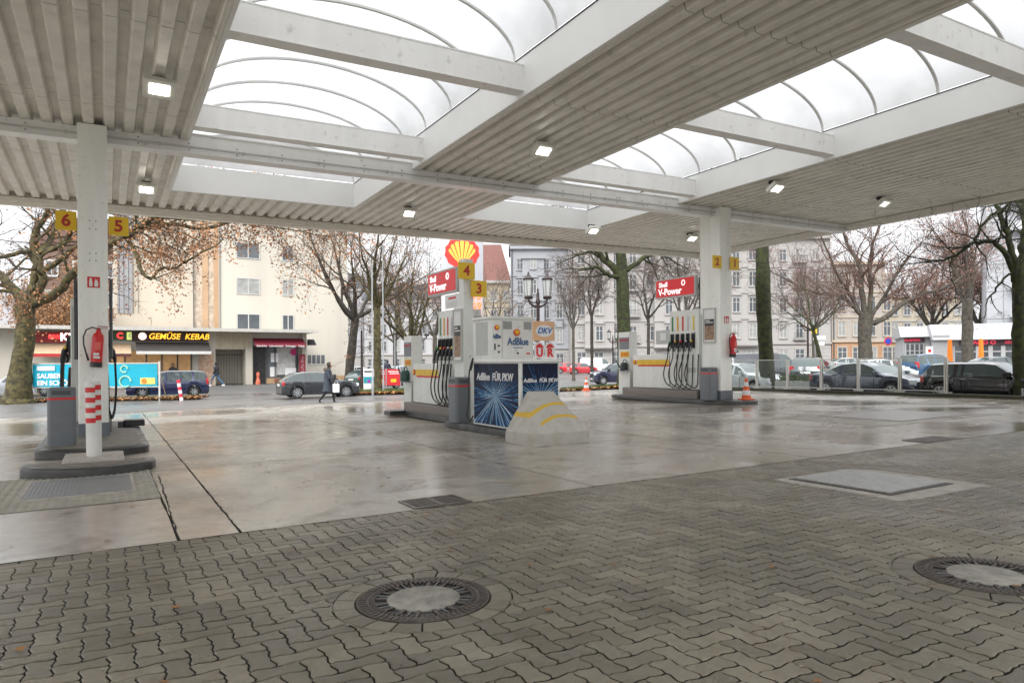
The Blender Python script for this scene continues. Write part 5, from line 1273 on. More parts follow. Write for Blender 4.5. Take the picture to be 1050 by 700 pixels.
# between pylon and right island
simple('thin bare tree before the pale blue facade, right of the twin lantern', 588, 62, 4.6, 4, 3.4, .085, 28, (bk_grey, twig_grey, None), None, up=1.8, trunk_r=.13)
simple('young bare tree with upright branches before the pale stone facade', 607, 66, 6, 5, 3.6, .09, 29, (bk_dark, twig_grey, None), None, up=1.9, trunk_r=.15)
simple('bare tree right of the number three sign, before the red roofed house', 506, 75, 4.5, 5, 4, .1, 30, (bk_grey, twig_grey, lf_br), PB, up=1.3, trunk_r=.14)
k2_ = 36/720
x, y = XY(640, 36)
def lq(px, py, dy=0): return ((px-640)*k2_, dy, (406-py)*k2_)
tree('sturdy tree with mossy green trunk forking behind the right pump', x, y, [(0, 0, -.1, .5), (0, 0, .5, .38), (0, 0, 3.0, .33), (-.1, 0, 6, .3), (-.15, 0, 7.3, .26), (-.2, 0, 8.6, .2)],
     [dict(pts=[lq(637, 290), lq(620, 272), lq(607, 258), lq(590, 235, .5)], r=(.2, .1), n=8, bl=2.4),
      dict(pts=[lq(637, 292), lq(625, 290, -.5), lq(612, 283, -.7), lq(604, 284, -1)], r=(.14, .06), n=6, bl=1.8),
      dict(pts=[lq(641, 286), lq(655, 275), lq(668, 268, .3), lq(678, 262, .5), lq(690, 268, 1)], r=(.14, .05), n=8, bl=2.0),
      dict(pts=[lq(638, 268), lq(645, 250), lq(655, 225)], r=(.17, .1), n=5, bl=2.6)],
     31, (bk_moss, twig_br, None), None, 3)
simple('thin bare tree between the right pump and its red sign', 665, 62, 5.5, 4, 4, .1, 32, (bk_dark, twig_grey, None), None, up=1.3, trunk_r=.14)
simple('bare tree reaching above the right red sign', 704, 52, 4.4, 5, 4.2, .11, 33, (bk_grey, twig_grey, None), None, up=1.2, trunk_r=.15)
# mossy trunk just right of the right pillar
x, y = ab(24.4, 20.45)
tree('thick upright mossy green trunk just right of the right pillar', x, y, [(0, 0, -.1, .42), (0, 0, .4, .33), (-.1, 0, 2.2, .3), (-.18, 0, 4.2, .31), (-.22, 0, 6.5, .27), (-.2, 0, 8.5, .22)],
     [((-.2, 0, 7.6), (.6, .3, 1), 3.5, .13), ((-.2, 0, 7.9), (-.6, .5, 1.2), 3.5, .13), ((-.2, 0, 7.0), (.5, -.3, .5), 2.2, .05)], 34, (bk_moss, twig_br, None), None, 3)
# large bare tree over the parked cars
k3 = 50/720
def lr(px, py, dy=0): return ((px-887)*k3, dy, (392-py)*k3)
x, y = XY(887, 50)
tree('wide spreading bare tree with many fine reddish twigs above the parked cars', x, y, [(0, 0, -.2, .72), (0, 0, .5, .52), (.0, 0, 2.4, .46), (.05, 0, 4.6, .44)],
     [dict(pts=[lr(888, 330), lr(877, 318), lr(862, 306), lr(840, 300, 1), lr(818, 285, 2)], r=(.2, .07), n=14, bl=3),
      dict(pts=[lr(887, 332), lr(872, 305), lr(855, 290, -1), lr(835, 262, -2)], r=(.16, .06), n=13, bl=3),
      dict(pts=[lr(888, 330), lr(884, 300), lr(882, 275), lr(876, 250, 1), lr(870, 225, 1)], r=(.22, .07), n=14, bl=3),
      dict(pts=[lr(890, 330), lr(894, 300), lr(892, 270), lr(895, 235, -1)], r=(.2, .06), n=14, bl=3),
      dict(pts=[lr(892, 330), lr(905, 310), lr(910, 290, -1), lr(925, 268, -1)], r=(.16, .05), n=13, bl=3),
      dict(pts=[lr(893, 334), lr(905, 330), lr(930, 312), lr(955, 302), lr(975, 296), lr(985, 288)], r=(.22, .06), n=8, bl=2.4)],
     35, (bk_grey, twig_red, lf_red), dict(leaf_p=.16, leaf_n=1, leaf_s=(.05, .08), leaf_sp=.2, nb=[5, 7, 7, 4], rmin=.009), 4, group='reddish bare trees over the parked cars')
simple('dark forked tree before the low restaurant, with russet twigs', 992, 54, 6.0, 6, 4.6, .18, 36, (bk_grey, twig_red, lf_red), dict(leaf_p=.2, leaf_n=1, leaf_s=(.07, .11), leaf_sp=.3), up=1.2, trunk_r=.4, group='reddish bare trees over the parked cars')
simple('russet leaved tree behind the restaurant roof, left one', 955, 85, 5, 7, 5.5, .2, 37, (bk_dark, twig_red, lf_red), dict(leaf_p=.3, leaf_n=2, leaf_s=(.08, .13), leaf_sp=.45), up=1.3, group='russet leaved trees behind the restaurant')
simple('russet leaved tree behind the restaurant roof, right one', 1005, 80, 5, 7, 5.5, .2, 38, (bk_dark, twig_red, lf_red), dict(leaf_p=.3, leaf_n=2, leaf_s=(.08, .13), leaf_sp=.45), up=1.3, group='russet leaved trees behind the restaurant')
simple('bare reddish tree between the lantern and the spreading tree', 835, 78, 5, 6, 5, .15, 39, (bk_grey, twig_red, lf_red), dict(leaf_p=.2), up=1.1, group='reddish bare trees over the parked cars')
simple('leaning young bare tree beside the twin lantern behind the fence', 847, 46, 3.8, 4, 2.8, .06, 40, (bk_moss, twig_grey, None), None, up=.8, trunk_r=.12, lean=(-.9, 0))
# mossy forked tree at right edge
x, y = ab(24.1, 10.75)
k4 = 22.4/720
def ls(px, py, dy=0): return ((px-1031)*k4, dy, (411-py)*k4)
tree('mossy forked tree at the right edge with a long dark arching branch', x, y, [(0, 0, -.1, .33), (.0, 0, .4, .22), (-.05, 0, 1.6, .2), (-.06, 0, 3.0, .19), (-.04, 0, 4.2, .18)],
     [dict(pts=[ls(1028, 285), ls(1034, 260), ls(1037, 230), ls(1038, 200), ls(1036, 150)], r=(.17, .13), n=5, bl=1.6),
      dict(pts=[ls(1028, 288), ls(1024, 265), ls(1018, 240), ls(1010, 215), ls(1004, 195)], r=(.12, .05), n=6, bl=1.4),
      dict(pts=[ls(1028, 284), ls(1018, 262), ls(1005, 248), ls(990, 246), ls(975, 255), ls(960, 264), ls(940, 264)], r=(.1, .02), n=14, bl=1.5, t0=.3),
      dict(pts=[ls(985, 247), ls(992, 232), ls(1008, 218), ls(1030, 218)], r=(.05, .03), n=6, bl=1.2),
      dict(pts=[ls(1027, 330), ls(1010, 305), ls(998, 302), ls(985, 290)][:1] + [ls(1023, 280), ls(1008, 292), ls(998, 304)], r=(.05, .02), n=4, bl=.8)],
     41, (bk_moss, M('twig_black', (.03, .025, .022), .8), None), dict(wob=.22, nb=[3, 3, 3]), 3)
# ================================================================== BUILDINGS
wglass = M('window_glass', (.09, .1, .11), .12, var=.5, scale=.35, spec=.7)
wglass2 = M('window_curtain', (.3, .3, .29), .3, var=.3, scale=1.5)
wframe = M('window_frame', (.5, .5, .48), .5)
WC = {}
def win(parent, x, z, w, h, sur, style='plain', y=0, gl=None):
    key = (round(w, 2), round(h, 2), sur.name, style, gl.name if gl else '')
    if key not in WC:
        g = MB(); t = .07
        g.box(-w/2, w/2, -.0, .02-.05, 0, h, 1)
        for q in ((-w/2, -w/2+t, 0, h), (w/2-t, w/2, 0, h), (-w/2+t, w/2-t, 0, t), (-w/2+t, w/2-t, h-t, h)): g.box(q[0], q[1], -.07, -.035, q[2], q[3], 0)
        if w > .8: g.box(-.04, .04, -.068, -.034, t, h-t, 0)
        if h > 1.6: g.box(-w/2+t, w/2-t, -.066, -.033, h*.66, h*.66+.07, 0)
        if style != 'bare':
            g.box(-w/2-.12, w/2+.12, -.2, 0, -.14, -.0, 2)
            g.box(-w/2-.14, -w/2, -.12, 0, 0, h+.02, 2); g.box(w/2, w/2+.14, -.12, 0, 0, h+.02, 2)
            g.box(-w/2-.14, w/2+.14, -.13, 0, h+.02, h+.2, 2)
        if style == 'ped': g.box(-w/2-.25, w/2+.25, -.3, 0, h+.35, h+.5, 2); g.prism([(-w/2-.25, h+.5), (w/2+.25, h+.5), (0, h+.85)], -.25, 0, 2, 'y')
        if style == 'sill': pass
        if style == 'bal':
            g.box(-w/2-.5, w/2+.5, -.8, 0, -.35, -.2, 2)
            for k in range(9): g.box(-w/2-.48+k*(w+.92)/8, -w/2-.45+k*(w+.92)/8, -.78, -.75, -.2, .7, 3)
            g.box(-w/2-.5, w/2+.5, -.8, -.74, .7, .76, 3)
        o = g.build('window', [wframe, gl or wglass, sur, dgrey], parent); WC[key] = o.data; o.location = (x, y, z); return o
    o = bpy.data.objects.new('window', WC[key]); C.objects.link(o); o.parent = parent; o.location = (x, y, z); return o

cream = M('render_cream', (.5, .44, .355), .8, var=.08, scale=.5, streak=True)
cream2 = M('render_pale_cream', (.53, .495, .425), .8, var=.07, scale=.4, streak=True)
cream3 = M('render_orange_strip', (.48, .32, .2), .8, var=.1, scale=.6)
strip2 = M('render_patterned', (.52, .43, .34), .8, var=.4, scale=3)
roofw = M('roof_edge', (.5, .48, .44), .6)
def P_(a, b): return ab(a, b)
# --- flat roofed row of shops at the left, front along a (b = 60)
x, y = ab(-9, 60)
e = empty('shop_row', 'low flat roofed row of shops with archway under the tall cream house', 'building', (x, y, G(x, y)), ROT)
def AX(px, b=60): r = (px-525)/720; return b*(.5+.866*r)/(.866-.5*r)+9     # local x of a survey bearing on the front
H0 = 4.45
x65, xa0, xa1, xs1, xe = AX(205), AX(221), AX(258), AX(313), AX(322)
g = MB(); g.box(0, AX(200), .0, 6, 0, H0); g.box(AX(200), xa0, 0.0, 6, 0, H0); g.box(xa0, AX(252), .0, 6, 3.05, H0); g.box(AX(252), AX(259), 0, 6, 0, H0); g.box(AX(259), AX(310), .5, 6, 0, H0); g.box(AX(310), AX(314.5), 0, 6, 0, H0)
g.box(xa0, AX(252), 2.4, 6, 0, 3.05); g.build('wall', cream2, e)
g = MB(); g.box(-.5, AX(322.5), -1.5, 6.3, H0, H0+.14); g.box(-.5, AX(322.5), -1.55, -1.5, H0-.06, H0+.2); g.build('roof', roofw, e)
g = MB()
for k in range(14): g.box(xa0+.1+k*(AX(256)-xa0)/14, xa0+.1+k*(AX(256)-xa0)/14+.12, -.06, -.003, 3.1, H0-.05)
g.build('timber_cladding', M('cladding', (.5, .42, .3), .7, var=.15, scale=4), e)
g = MB()
for k in range(9): g.tube([(xa0+.2+k*.21, 1.6, 0), (xa0+.2+k*.21, 1.6, 2.7)], .018, 4)
g.box(xa0+.1, xa0+3.2, 1.58, 1.62, 2.6, 2.66); g.box(xa0+.1, xa0+3.2, 1.58, 1.62, .2, .26); g.build('gate', dgrey, e)
# shop window, left (kebab)
g = MB(); g.box(AX(100), AX(196), -.03, -.003, .6, 2.9); g.build('shop_window', M('warm_interior', (.42, .24, .1), .5, var=.5, scale=1.2, emit=.12), e)
g = MB()
for px in (112, 128, 150, 166, 182, 196): g.box(AX(px)-.05, AX(px)+.05, -.08, -.031, 0, 3.0)
g.box(AX(100), AX(196), -.08, -.031, .45, .6); g.build('window_mullion', dgrey, e)
g = MB(); g.box(AX(204), AX(219), -.05, -.003, .1, 2.8); g.build('poster_wall', M('patterned_posters', (.45, .2, .1), .6, col2=(.6, .5, .4), scale=6), e)
# sign boards
brown = M('sign_brown', (.045, .02, .015), .5)
g = MB(); g.box(AX(135), AX(213), -.35, -.16, 3.62, 4.36); g.build('sign_board', brown, e)
yl = M('sign_yellow_lit', (.9, .42, .03), .4, var=0, emit=.75); rl = M('sign_red_lit', (.85, .03, .03), .4, var=0, emit=1.0)
text('GEMÜSE  KEBAB', .62, yl, e, ((AX(156)+AX(210))/2, -.37, 3.98), FRONT, bold=.012, shear=.22, sx=.95)
g = MB(); g.lathe([(.28, 0), (.28, .03)], (AX(146), -.35, 3.99), 20, 0, 'y'); g.build('round_emblem', M('emblem_peach', (.85, .6, .5), .5, emit=.6), e)
g = MB(); g.box(AX(104), AX(134), -.3, -.16, 3.7, 4.3); g.build('sign_board', M('sign_dark_green', (.05, .09, .04), .5), e)
g = MB(); g.box(AX(130), AX(138.5), -.33, -.301, 3.72, 4.28); g.build('sign_panel', M('sign_lime', (.5, .6, .15), .5, emit=.4), e)
text('C', .5, wintext, e, (AX(134.5), -.34, 4.0), FRONT, bold=.03); text('C', .6, rl, e, (AX(123), -.31, 4.0), FRONT, bold=.04)
g = MB(); g.box(AX(34), AX(84), -.3, -.16, 3.45, 4.25); g.build('sign_board', M('sign_deep_red', (.25, .02, .02), .5), e)
text('KM', .75, M('sign_white_lit', (.95, .85, .8), .4, var=0, emit=1.), e, (AX(71), -.32, 3.85), FRONT, bold=.03)
text('8888', .42, rl, e, (AX(57), -.32, 3.88), FRONT, bold=.03)
# awnings: things fixed to the row -> parts
def awning(x0, x1, z0, out, drop, m, vm, name='awning'):
    g = MB(); g.prism([(-.15, z0), (-.15, z0-.06), (-.15-out, z0-drop-.05), (-.15-out, z0-drop)], x0, x1, 0, 'x'); g.box(x0, x1, -.2-out, -.15-out, z0-drop-.2, z0-drop+.02, 1)
    o = g.build(name, [m, vm], e); return o
awning(AX(139), AX(214), 3.55, 1.5, .72, M('awning_grey', (.055, .052, .052), .8, var=.1, scale=.8), M('valance_pale', (.6, .59, .56), .7))
awning(AX(34), AX(84), 3.4, 1.3, .75, M('awning_cream', (.5, .38, .25), .8), M('valance_red', (.45, .03, .03), .7))
awning(AX(116), AX(134), 3.45, 1.4, .8, MATS['awning_cream'], M('valance_dark', (.1, .03, .03), .7))
awning(AX(259), AX(310), 3.95, 1.0, .5, M('awning_maroon', (.2, .015, .035), .7, var=.15), M('valance_maroon', (.24, .03, .05), .7))
text('Getränke   Lebensmittel   Zeitungen   Tabak', .21, wintext, e, ((AX(259)+AX(310))/2, -1.22, 3.3), FRONT, bold=.015, sx=1.0)
g = MB(); g.prism([(-.0, 3.9), (-.0, 3.4), (-.9, 3.4)], AX(315), AX(322), 0, 'x'); g.build('side_awning', M('black_cloth', (.02, .015, .02), .8), e)
# right shop front
g = MB(); g.box(AX(261), AX(273), .44, .47, .05, 3.3); g.build('door', M('door_dark', (.03, .03, .03), .25, var=.5), e)
g = MB(); g.box(AX(275), AX(307), .44, .47, .75, 3.35); g.build('shop_window', wglass, e)
g = MB(); g.box(AX(285), AX(304), .41, .438, .95, 3.25); g.build('window_curtain', M('curtain', (.5, .5, .48), .7, var=.25, scale=3), e)
g = MB()
for px in (260.5, 274, 283, 305.5): g.box(AX(px)-.05, AX(px)+.05, .36, .409, .05 if px < 280 else .75, 3.4)
g.box(AX(274), AX(307), .3, .409, .68, .78); g.build('window_mullion', dgrey, e)
g = MB(); g.box(AX(274), AX(308), .3, .5, 0, .68); g.build('stall_riser', M('riser_tile', (.45, .3, .17), .6), e)
g = MB(); g.lathe([(.3, 0), (.3, .03)], (AX(302.5), .40, 2.85), 18, 0, 'y'); g.build('round_sticker', M('magenta', (.5, .02, .15), .5), e)
for k, (px, z0, z1, w_) in enumerate(((282.5, 2.0, 2.75, .6), (281, .8, 1.6, .5), (299, .8, 1.5, .9))):
    g = MB(); g.box(AX(px)-w_/2, AX(px)+w_/2, .37, .4, z0, z1); g.build('notice', wintext, e)
g = MB(); g.box(AX(306.5), AX(313), -.08, -.003, .75, 2.65)
g.build('menu_board', M('maroon_board', (.22, .02, .04), .5), e)
g = MB()
for k in range(9): g.box(AX(308)+.08*(k % 3), AX(311.5)-.06*(k % 2), -.086, -.081, 1.0+.17*k, 1.05+.17*k)
g.build('menu_text', M('menu_pale', (.6, .4, .4), .5), e)
x, y = ab(AX(262.8)-9, 59.3); e2 = at_xy('advert_figure', 'small red and orange standing sign beside the dark shop door', 'sign', x, y, 0, ROT)
g = MB(); g.lathe([(.2, 0), (.18, .25), (.1, .5), (.14, .75), (.1, .95), (0, 1.0)], n=10); g.build('figure_board', M('figure_red', (.6, .15, .08), .6, var=.5, scale=5), e2)
x, y = ab(AX(281)-9, 58.9); e2 = at_xy('flower_pot', 'brown pot below the curtained shop window', 'pot', x, y, 0)
g = MB(); g.lathe([(.14, 0), (.22, .3), (.24, .42), (.2, .42), (.19, .3), (0, .3)], n=14); g.build('pot', M('terracotta', (.25, .1, .06), .8), e2)

# --- tall cream house behind the shops
x, y = ab(-9, 66.5)
def BX(px, b=66.5): r = (px-525)/720; return b*(.5+.866*r)/(.866-.5*r)+9
e = empty('apartment_house', 'tall cream apartment house with plain gable and white windows behind the shops', 'apartment house', (x, y, G(x, y)), ROT)
HT = 14.6
g = MB(); g.box(BX(226), BX(357), 0, 12, 0, HT); g.build('wall', cream2, e)
g = MB(); g.box(BX(226)-.0, BX(357)+.1, -.12, 12, HT, HT+.25); g.build('eaves', roofw, e)
g = MB(); g.box(BX(118), BX(199), 0.6, 12, 0, HT+.6); g.build('wall', cream, e)
g = MB(); g.box(BX(200), BX(226), .9, 12, 0, HT); g.build('wall', strip2, e)
g = MB(); g.box(BX(209), BX(215), .8, .895, 4, HT); g.box(BX(221), BX(226), .8, .895, 4, HT, 0); g.build('painted_strip', cream3, e)
g = MB(); g.tube([(BX(199.5), .7, 4), (BX(199.5), .7, HT)], .06, 6); g.tube([(BX(225.8), -.08, 4.4), (BX(225.8), -.08, HT)], .05, 6); g.build('downpipe', mgrey, e)
g = MB(); g.box(BX(121), BX(136), .52, .597, 6.2, HT)
for k in range(5): g.box(BX(121)+.35*k+.1, BX(121)+.35*k+.14, .5, .519, 6.2, HT, 1)
g.build('glass_block_strip', [M('glass_block', (.3, .3, .31), .3, var=.15, scale=2), dgrey], e)
g = MB(); g.box(BX(140), BX(198), .58, .597, 4.9, 4.96); g.box(BX(155), BX(156), .58, .597, 4.4, 6); g.build('render_crack', M('crack_tone', (.4, .34, .26), .8), e)
for row, z in enumerate((4.95, 8.15, 11.35)):
    for px, w_, in ((255, 2.0), (295.6, 1.05)):
        win(e, BX(px), z, w_, 1.45, wframe, 'sill' if False else 'bare', gl=wglass if row != 1 else wglass2)
for k in range(4):
    g = MB(); xx = BX(315.5+k*4.6); g.box(xx, xx+.32, -.03, -.003, 1.9, 2.7); g.build('small_window', wglass, e)
g = MB(); g.box(BX(314), BX(334), -.05, -.003, 1.78, 1.88); g.build('sill', wframe, e)
g = MB(); g.box(BX(322), BX(357)+.05, -.08, -.003, -.2, .75); g.build('base_course', M('base_ochre', (.4, .27, .15), .8, var=.2, scale=2), e)

# --- far left grey garage wall and ivy house
x, y = XY(-40, 62); e = at_xy('garage_building', 'plain pale grey building with dark horizontal bands behind the plane tree', 'building', x, y, 0, .1)
g = MB(); g.box(-8, 5.0, 0, 8, 0, 8.5); g.build('wall', M('render_grey', (.42, .42, .44), .8, var=.08, scale=.5), e)
g = MB()
for k in range(4): g.box(-8, 5.02, -.04, -.003, .4+k*.85, .48+k*.85)
g.box(-8, 5.3, -.6, -.003, 3.45, 3.6); g.build('band', mgrey, e)
x, y = XY(44, 78); e = at_xy('brick_house', 'brown creeper covered house with white windows behind the left pillar', 'house', x, y, 0, .35)
g = MB(); g.box(-.5, 9, 0, 8, 0, 15.5); g.build('wall', M('creeper_brown', (.13, .075, .055), .9, var=.5, scale=5, col2=(.25, .17, .13), bump=.6, bscale=6), e)
g = MB(); g.prism([(-.8, 15.5), (9.3, 15.5), (7, 18.5), (1.5, 18.5)], -.3, 8.3, 0, 'y'); g.build('roof', M('roof_brown', (.16, .09, .07), .8, bump=.5), e)
for zz in (5.2, 8.6, 12): 
    for xx in (.9, 3.6, 6.4): win(e, xx, zz, 1.1, 1.6, wframe)
x, y = XY(60, 60.5); e = at_xy('ivy_bush', 'bushy brown and green climber on the flat shop roof', 'plant', x, y, 4.7)
g = MB(); r9 = random.Random(9)
for _ in range(2600):
    u_ = Vector((r9.gauss(0, 1.1), r9.gauss(0, .4), abs(r9.gauss(0, .5)))); leaf_add(g, u_, r9.uniform(.06, .12), r9)
g.build('foliage', M('ivy', (.12, .1, .04), .7, col2=(.2, .11, .06), scale=1.5, island=.4), e)
g = MB()
for k in range(12): g.tube([(r9.uniform(-1, 1), 0, -.1), (r9.uniform(-1.5, 1.5), r9.uniform(-.3, .3), .7)], [.03, .01], 4)
g.build('stem', twig_br, e)

# --- pale facades across the street
pale = M('stucco_pale', (.36, .34, .325), .8, var=.06, scale=.3, streak=True); palew = M('stucco_white', (.37, .355, .34), .8, var=.05, scale=.4)
bluey = M('stucco_blue_grey', (.32, .33, .35), .8, var=.06, scale=.3)
tile_r = M('roof_tile_red', (.27, .135, .115), .8, var=.2, scale=3, bump=.5); slate = M('roof_slate', (.12, .12, .13), .7, var=.2)
def facade(lab, px0, px1, Y, nfl, fh, mat, sur, cols, rz=0, name='apartment_house', gf=4.2, roof=None, base=None, style='ped', bays=(), wW=1.15, wH=2.3, roofh=4, arch=False, balc=()):
    x0, _ = XY(px0, Y); x1, _ = XY(px1, Y); e = empty(name, lab, 'apartment house', (x0, Y, G(x0, Y)-.3), rz, 'old apartment houses across the street')
    W = (x1-x0); H = gf+nfl*fh+.8
    g = MB(); g.box(0, W, 0, 12, gf, H); g.build('wall', mat, e)
    g = MB(); g.box(0, W, -.05, 12, 0, gf-.003)
    for k in range(6): g.box(0, W, -.1, -.053, .5+k*.6, .5+k*.6+.5)
    g.build('ground_floor', base or palew, e)
    g = MB(); g.box(-.05, W+.05, -.35, 0, gf, gf+.35)
    for k in range(1, nfl): g.box(0, W, -.15, 0, gf+k*fh-.1, gf+k*fh+.1)
    g.box(-.1, W+.1, -.6, 0, H-.45, H+.01); g.build('cornice', sur, e)
    for (bx, bw) in bays:
        g = MB(); g.box(bx-bw/2, bx+bw/2, -1.1, -.003, gf-.3, H-2.2); g.build('bay', mat, e)
        for k in range(nfl): g = MB(); g.box(bx-bw/2-.1, bx+bw/2+.1, -1.25, -1.103, gf+k*fh-.15, gf+k*fh+.2); g.build('bay_cornice', sur, e)
        g = MB(); g.box(bx-bw/2-.15, bx+bw/2+.15, -1.4, -.003, H-2.2, H-1.9); g.build('bay_cornice', sur, e)
    g = MB()
    if roof: g.prism([(-.3, H), (W+.3, H), (W-1.5, H+roofh), (1.5, H+roofh)], 0, 12, 0, 'y'); g.build('roof', roof, e)
    for c in cols:
        wy = 0
        for bx, bw in bays:
            if abs(c-bx) < bw/2: wy = -1.1
        for k in range(nfl):
            st = 'bal' if (k, c) in balc or (c in balc) else (style if k < 3 else 'plain')
            win(e, c, gf+k*fh+1.0, wW, wH-(.5 if k == nfl-1 else 0), sur, st, wy, gl=wglass if (k*7+int(c*3)) % 4 else wglass2)
        win(e, c, 1.1, wW*1.25, wH, sur, 'plain', -.1, gl=wglass if int(c) % 3 else wglass2)
    g = MB()
    g.tube([(.25, -.2, 0), (.25, -.2, H-.5)], .09, 6); g.build('downpipe', dgrey, e)
    return e
Yb = 112
px2m = Yb/720
cols = [2.2+3.1*k for k in range(13)]
facade('long pale stone apartment house with bays and white windows, left of the right pillar', 586, 724, Yb, 4, 4.1, pale, palew, [1.6+2.75*k for k in range(8)], bays=((4.4, 4.6), (15.4, 4.6)), roof=slate, balc=(9.85,))
facade('pale stone apartment house right of the right pillar with the mossy trunk in front', 726, 852, Yb, 4, 4.1, palew, pale, [1.6+2.6*k for k in range(7)], bays=((5.5, 4.8),), roof=slate, balc=(14.6,))
facade('pale blue grey gabled house between the red roof and the long stone house', 524, 584.5, 118, 4, 4.1, bluey, bluey, [1.6+2.2*k for k in range(4)], bays=((3.8, 3.6),), roof=slate, wW=1.0)
facade('small cream house with steep red tiled roof right of the white pylon', 486, 523, 126, 3, 3.9, M('stucco_cream', (.42, .36, .26), .8), palew, [1.2+2.4*k for k in range(3)], roof=tile_r, roofh=6.5, style='plain')
facade('house with orange ground floor and pinkish upper storeys behind the spreading tree', 853, 908, 112, 3, 4.0, M('stucco_pink', (.37, .335, .305), .8), M('trim_cream2', (.42, .35, .27), .8), [1.6+2.4*k for k in range(4)], base=M('stucco_orange', (.42, .25, .15), .8), style='plain')
facade('beige house with ochre ground floor left of the restaurant', 909, 990, 122, 2, 3.7, M('stucco_beige', (.4, .36, .28), .8), palew, [1.4+2.2*k for k in range(6)], base=M('stucco_ochre', (.4, .24, .12), .8), style='plain')
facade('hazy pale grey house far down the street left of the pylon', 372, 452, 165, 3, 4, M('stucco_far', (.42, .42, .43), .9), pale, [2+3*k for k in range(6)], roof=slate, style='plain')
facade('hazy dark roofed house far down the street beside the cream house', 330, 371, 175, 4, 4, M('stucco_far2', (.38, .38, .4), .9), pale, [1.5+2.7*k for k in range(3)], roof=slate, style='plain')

# --- restaurant pavilion
x, y = XY(929, 62); RR_ = -.42; e = at_xy('restaurant', 'low white restaurant pavilion with sloping roof and red lettering', 'restaurant', x, y, 0, RR_)
pvw = M('pavilion_white', (.42, .42, .43), .5, var=.04); pvr = M('pavilion_roof', (.4, .4, .405), .5, var=.03)
mm = 60/720
def X_(px): r = (px-525)/720; return (r*y-x)/(math.cos(RR_)-r*math.sin(RR_))
x9, y9 = x, y
def X_(px, x=x9, y=y9): r = (px-525)/720; return (r*y-x)/(math.cos(RR_)-r*math.sin(RR_))
g = MB(); g.box(0, X_(961), 2.0, 10, 0, 3.6); g.box(X_(957), X_(974), .0, 10, 0, 3.4); g.box(X_(974), X_(1110), .6, 10, 0, 3.4); g.build('wall', pvw, e)
g = MB(); g.prism([(-.3, 2.95), (-.3, 3.0), (1.9, 4.4), (10, 4.4), (10, 2.95)], X_(974)-1.3, X_(1112), 0, 'x')
g.prism([(1.4, 3.3), (1.4, 3.36), (3.4, 4.35), (10, 4.35), (10, 3.3)], -.3, X_(974)-1.31, 0, 'x'); g.build('roof', pvr, e)
g = MB(); g.box(0.1, X_(951), 1.85, 1.99, 2.85, 3.25); g.box(X_(985), X_(1040), .3, .58, 2.5, 2.93); g.box(X_(1042), X_(1110), .3, .58, 2.5, 2.93); g.build('fascia_board', M('fascia_dark', (.07, .03, .04), .5), e)
redl = M('letter_red_lit', (.7, .03, .07), .4, var=0, emit=.25)
text('ALANDO', .3, redl, e, (X_(938), 1.84, 3.05), FRONT, bold=.03); text('AL AND O', .44, redl, e, (X_(1005), .29, 2.71), FRONT, bold=.05, sx=1.15); text('AND', .36, redl, e, (X_(1037), .29, 2.71), FRONT, bold=.03)
g = MB(); g.box(X_(931), X_(950), 1.93, 1.99, .1, 2.7); g.box(X_(978), X_(1110), .55, .59, .5, 2.45); g.build('glazing', wglass, e)
g = MB()
for px in (931, 935.5, 940.5, 945.5, 950): g.box(X_(px)-.05, X_(px)+.05, 1.86, 1.929, 0, 2.75)
for px in range(978, 1110, 13): g.box(X_(px)-.16, X_(px)+.16, .45, .549, 0, 2.45)
g.box(X_(931), X_(950), 1.87, 1.928, 2.05, 2.12); g.box(X_(978), X_(1110), .47, .548, 1.9, 2.0); g.box(X_(978), X_(1110), .47, .548, .4, .6); g.build('window_frame', pvw, e)
x, y = XY(953, 59); e = at_xy('menu_stand', 'white standing menu board with a red mark before the restaurant', 'sign', x, y, 0)
g = MB(); g.box(-.3, .3, -.03, .03, .9, 2.4); g.box(-.28, -.22, -.02, .02, 0, .9); g.box(.22, .28, -.02, .02, 0, .9); g.build('board', wintext, e); g = MB(); g.box(-.12, .12, -.036, -.031, 1.9, 2.15); g.build('mark', red, e)
for px, lab in ((974, 'closed orange parasol at the blank white wall of the restaurant'), (1006, 'closed orange parasol right of the dark forked tree')):
    x, y = XY(px, 57.5); e = at_xy('closed_parasol', lab, 'parasol', x, y, 0, 0, 'closed orange parasols before the restaurant')
    g = MB(); g.tube([(0, 0, 0), (0, 0, 2.95)], .03, 8); g.build('pole', steel, e)
    g = MB(); n = 14; vs = []; pr = [(.12, 2.9), (.13, 2.6), (.15, 2.0), (.17, 1.4), (.2, 1.1), (.16, 1.05), (.24, .8), (.26, .7)]
    for r_, z_ in pr:
        for k in range(n): t = 2*PI*k/n; q = r_*(1+.22*(k % 2)); vs.append((math.cos(t)*q, math.sin(t)*q, z_))
    g.add(vs, [(j*n+i, j*n+(i+1) % n, (j+1)*n+(i+1) % n, (j+1)*n+i) for j in range(len(pr)-1) for i in range(n)]); g.build('canopy', M('parasol_orange', (.8, .22, .02), .8), e, sm=30)
x, y = XY(1041, 44); e = at_xy('road_sign', 'yellow and white street sign right of the mossy forked tree', 'road sign', x, y, 0)
g = MB(); g.tube([(0, 0, 0), (0, 0, 2.95)], .03, 8); g.build('pole', steel, e); g = MB(); g.box(-.15, .15, -.05, -.032, 2.35, 2.9); g.build('sign_plate', M('sign_pale_yellow', (.75, .7, .15), .5), e); g = MB(); g.prism([(-.12, 2.35), (.12, 2.35), (0, 2.15)], -.05, -.032, 0, 'y'); g.build('sign_triangle', orange, e)
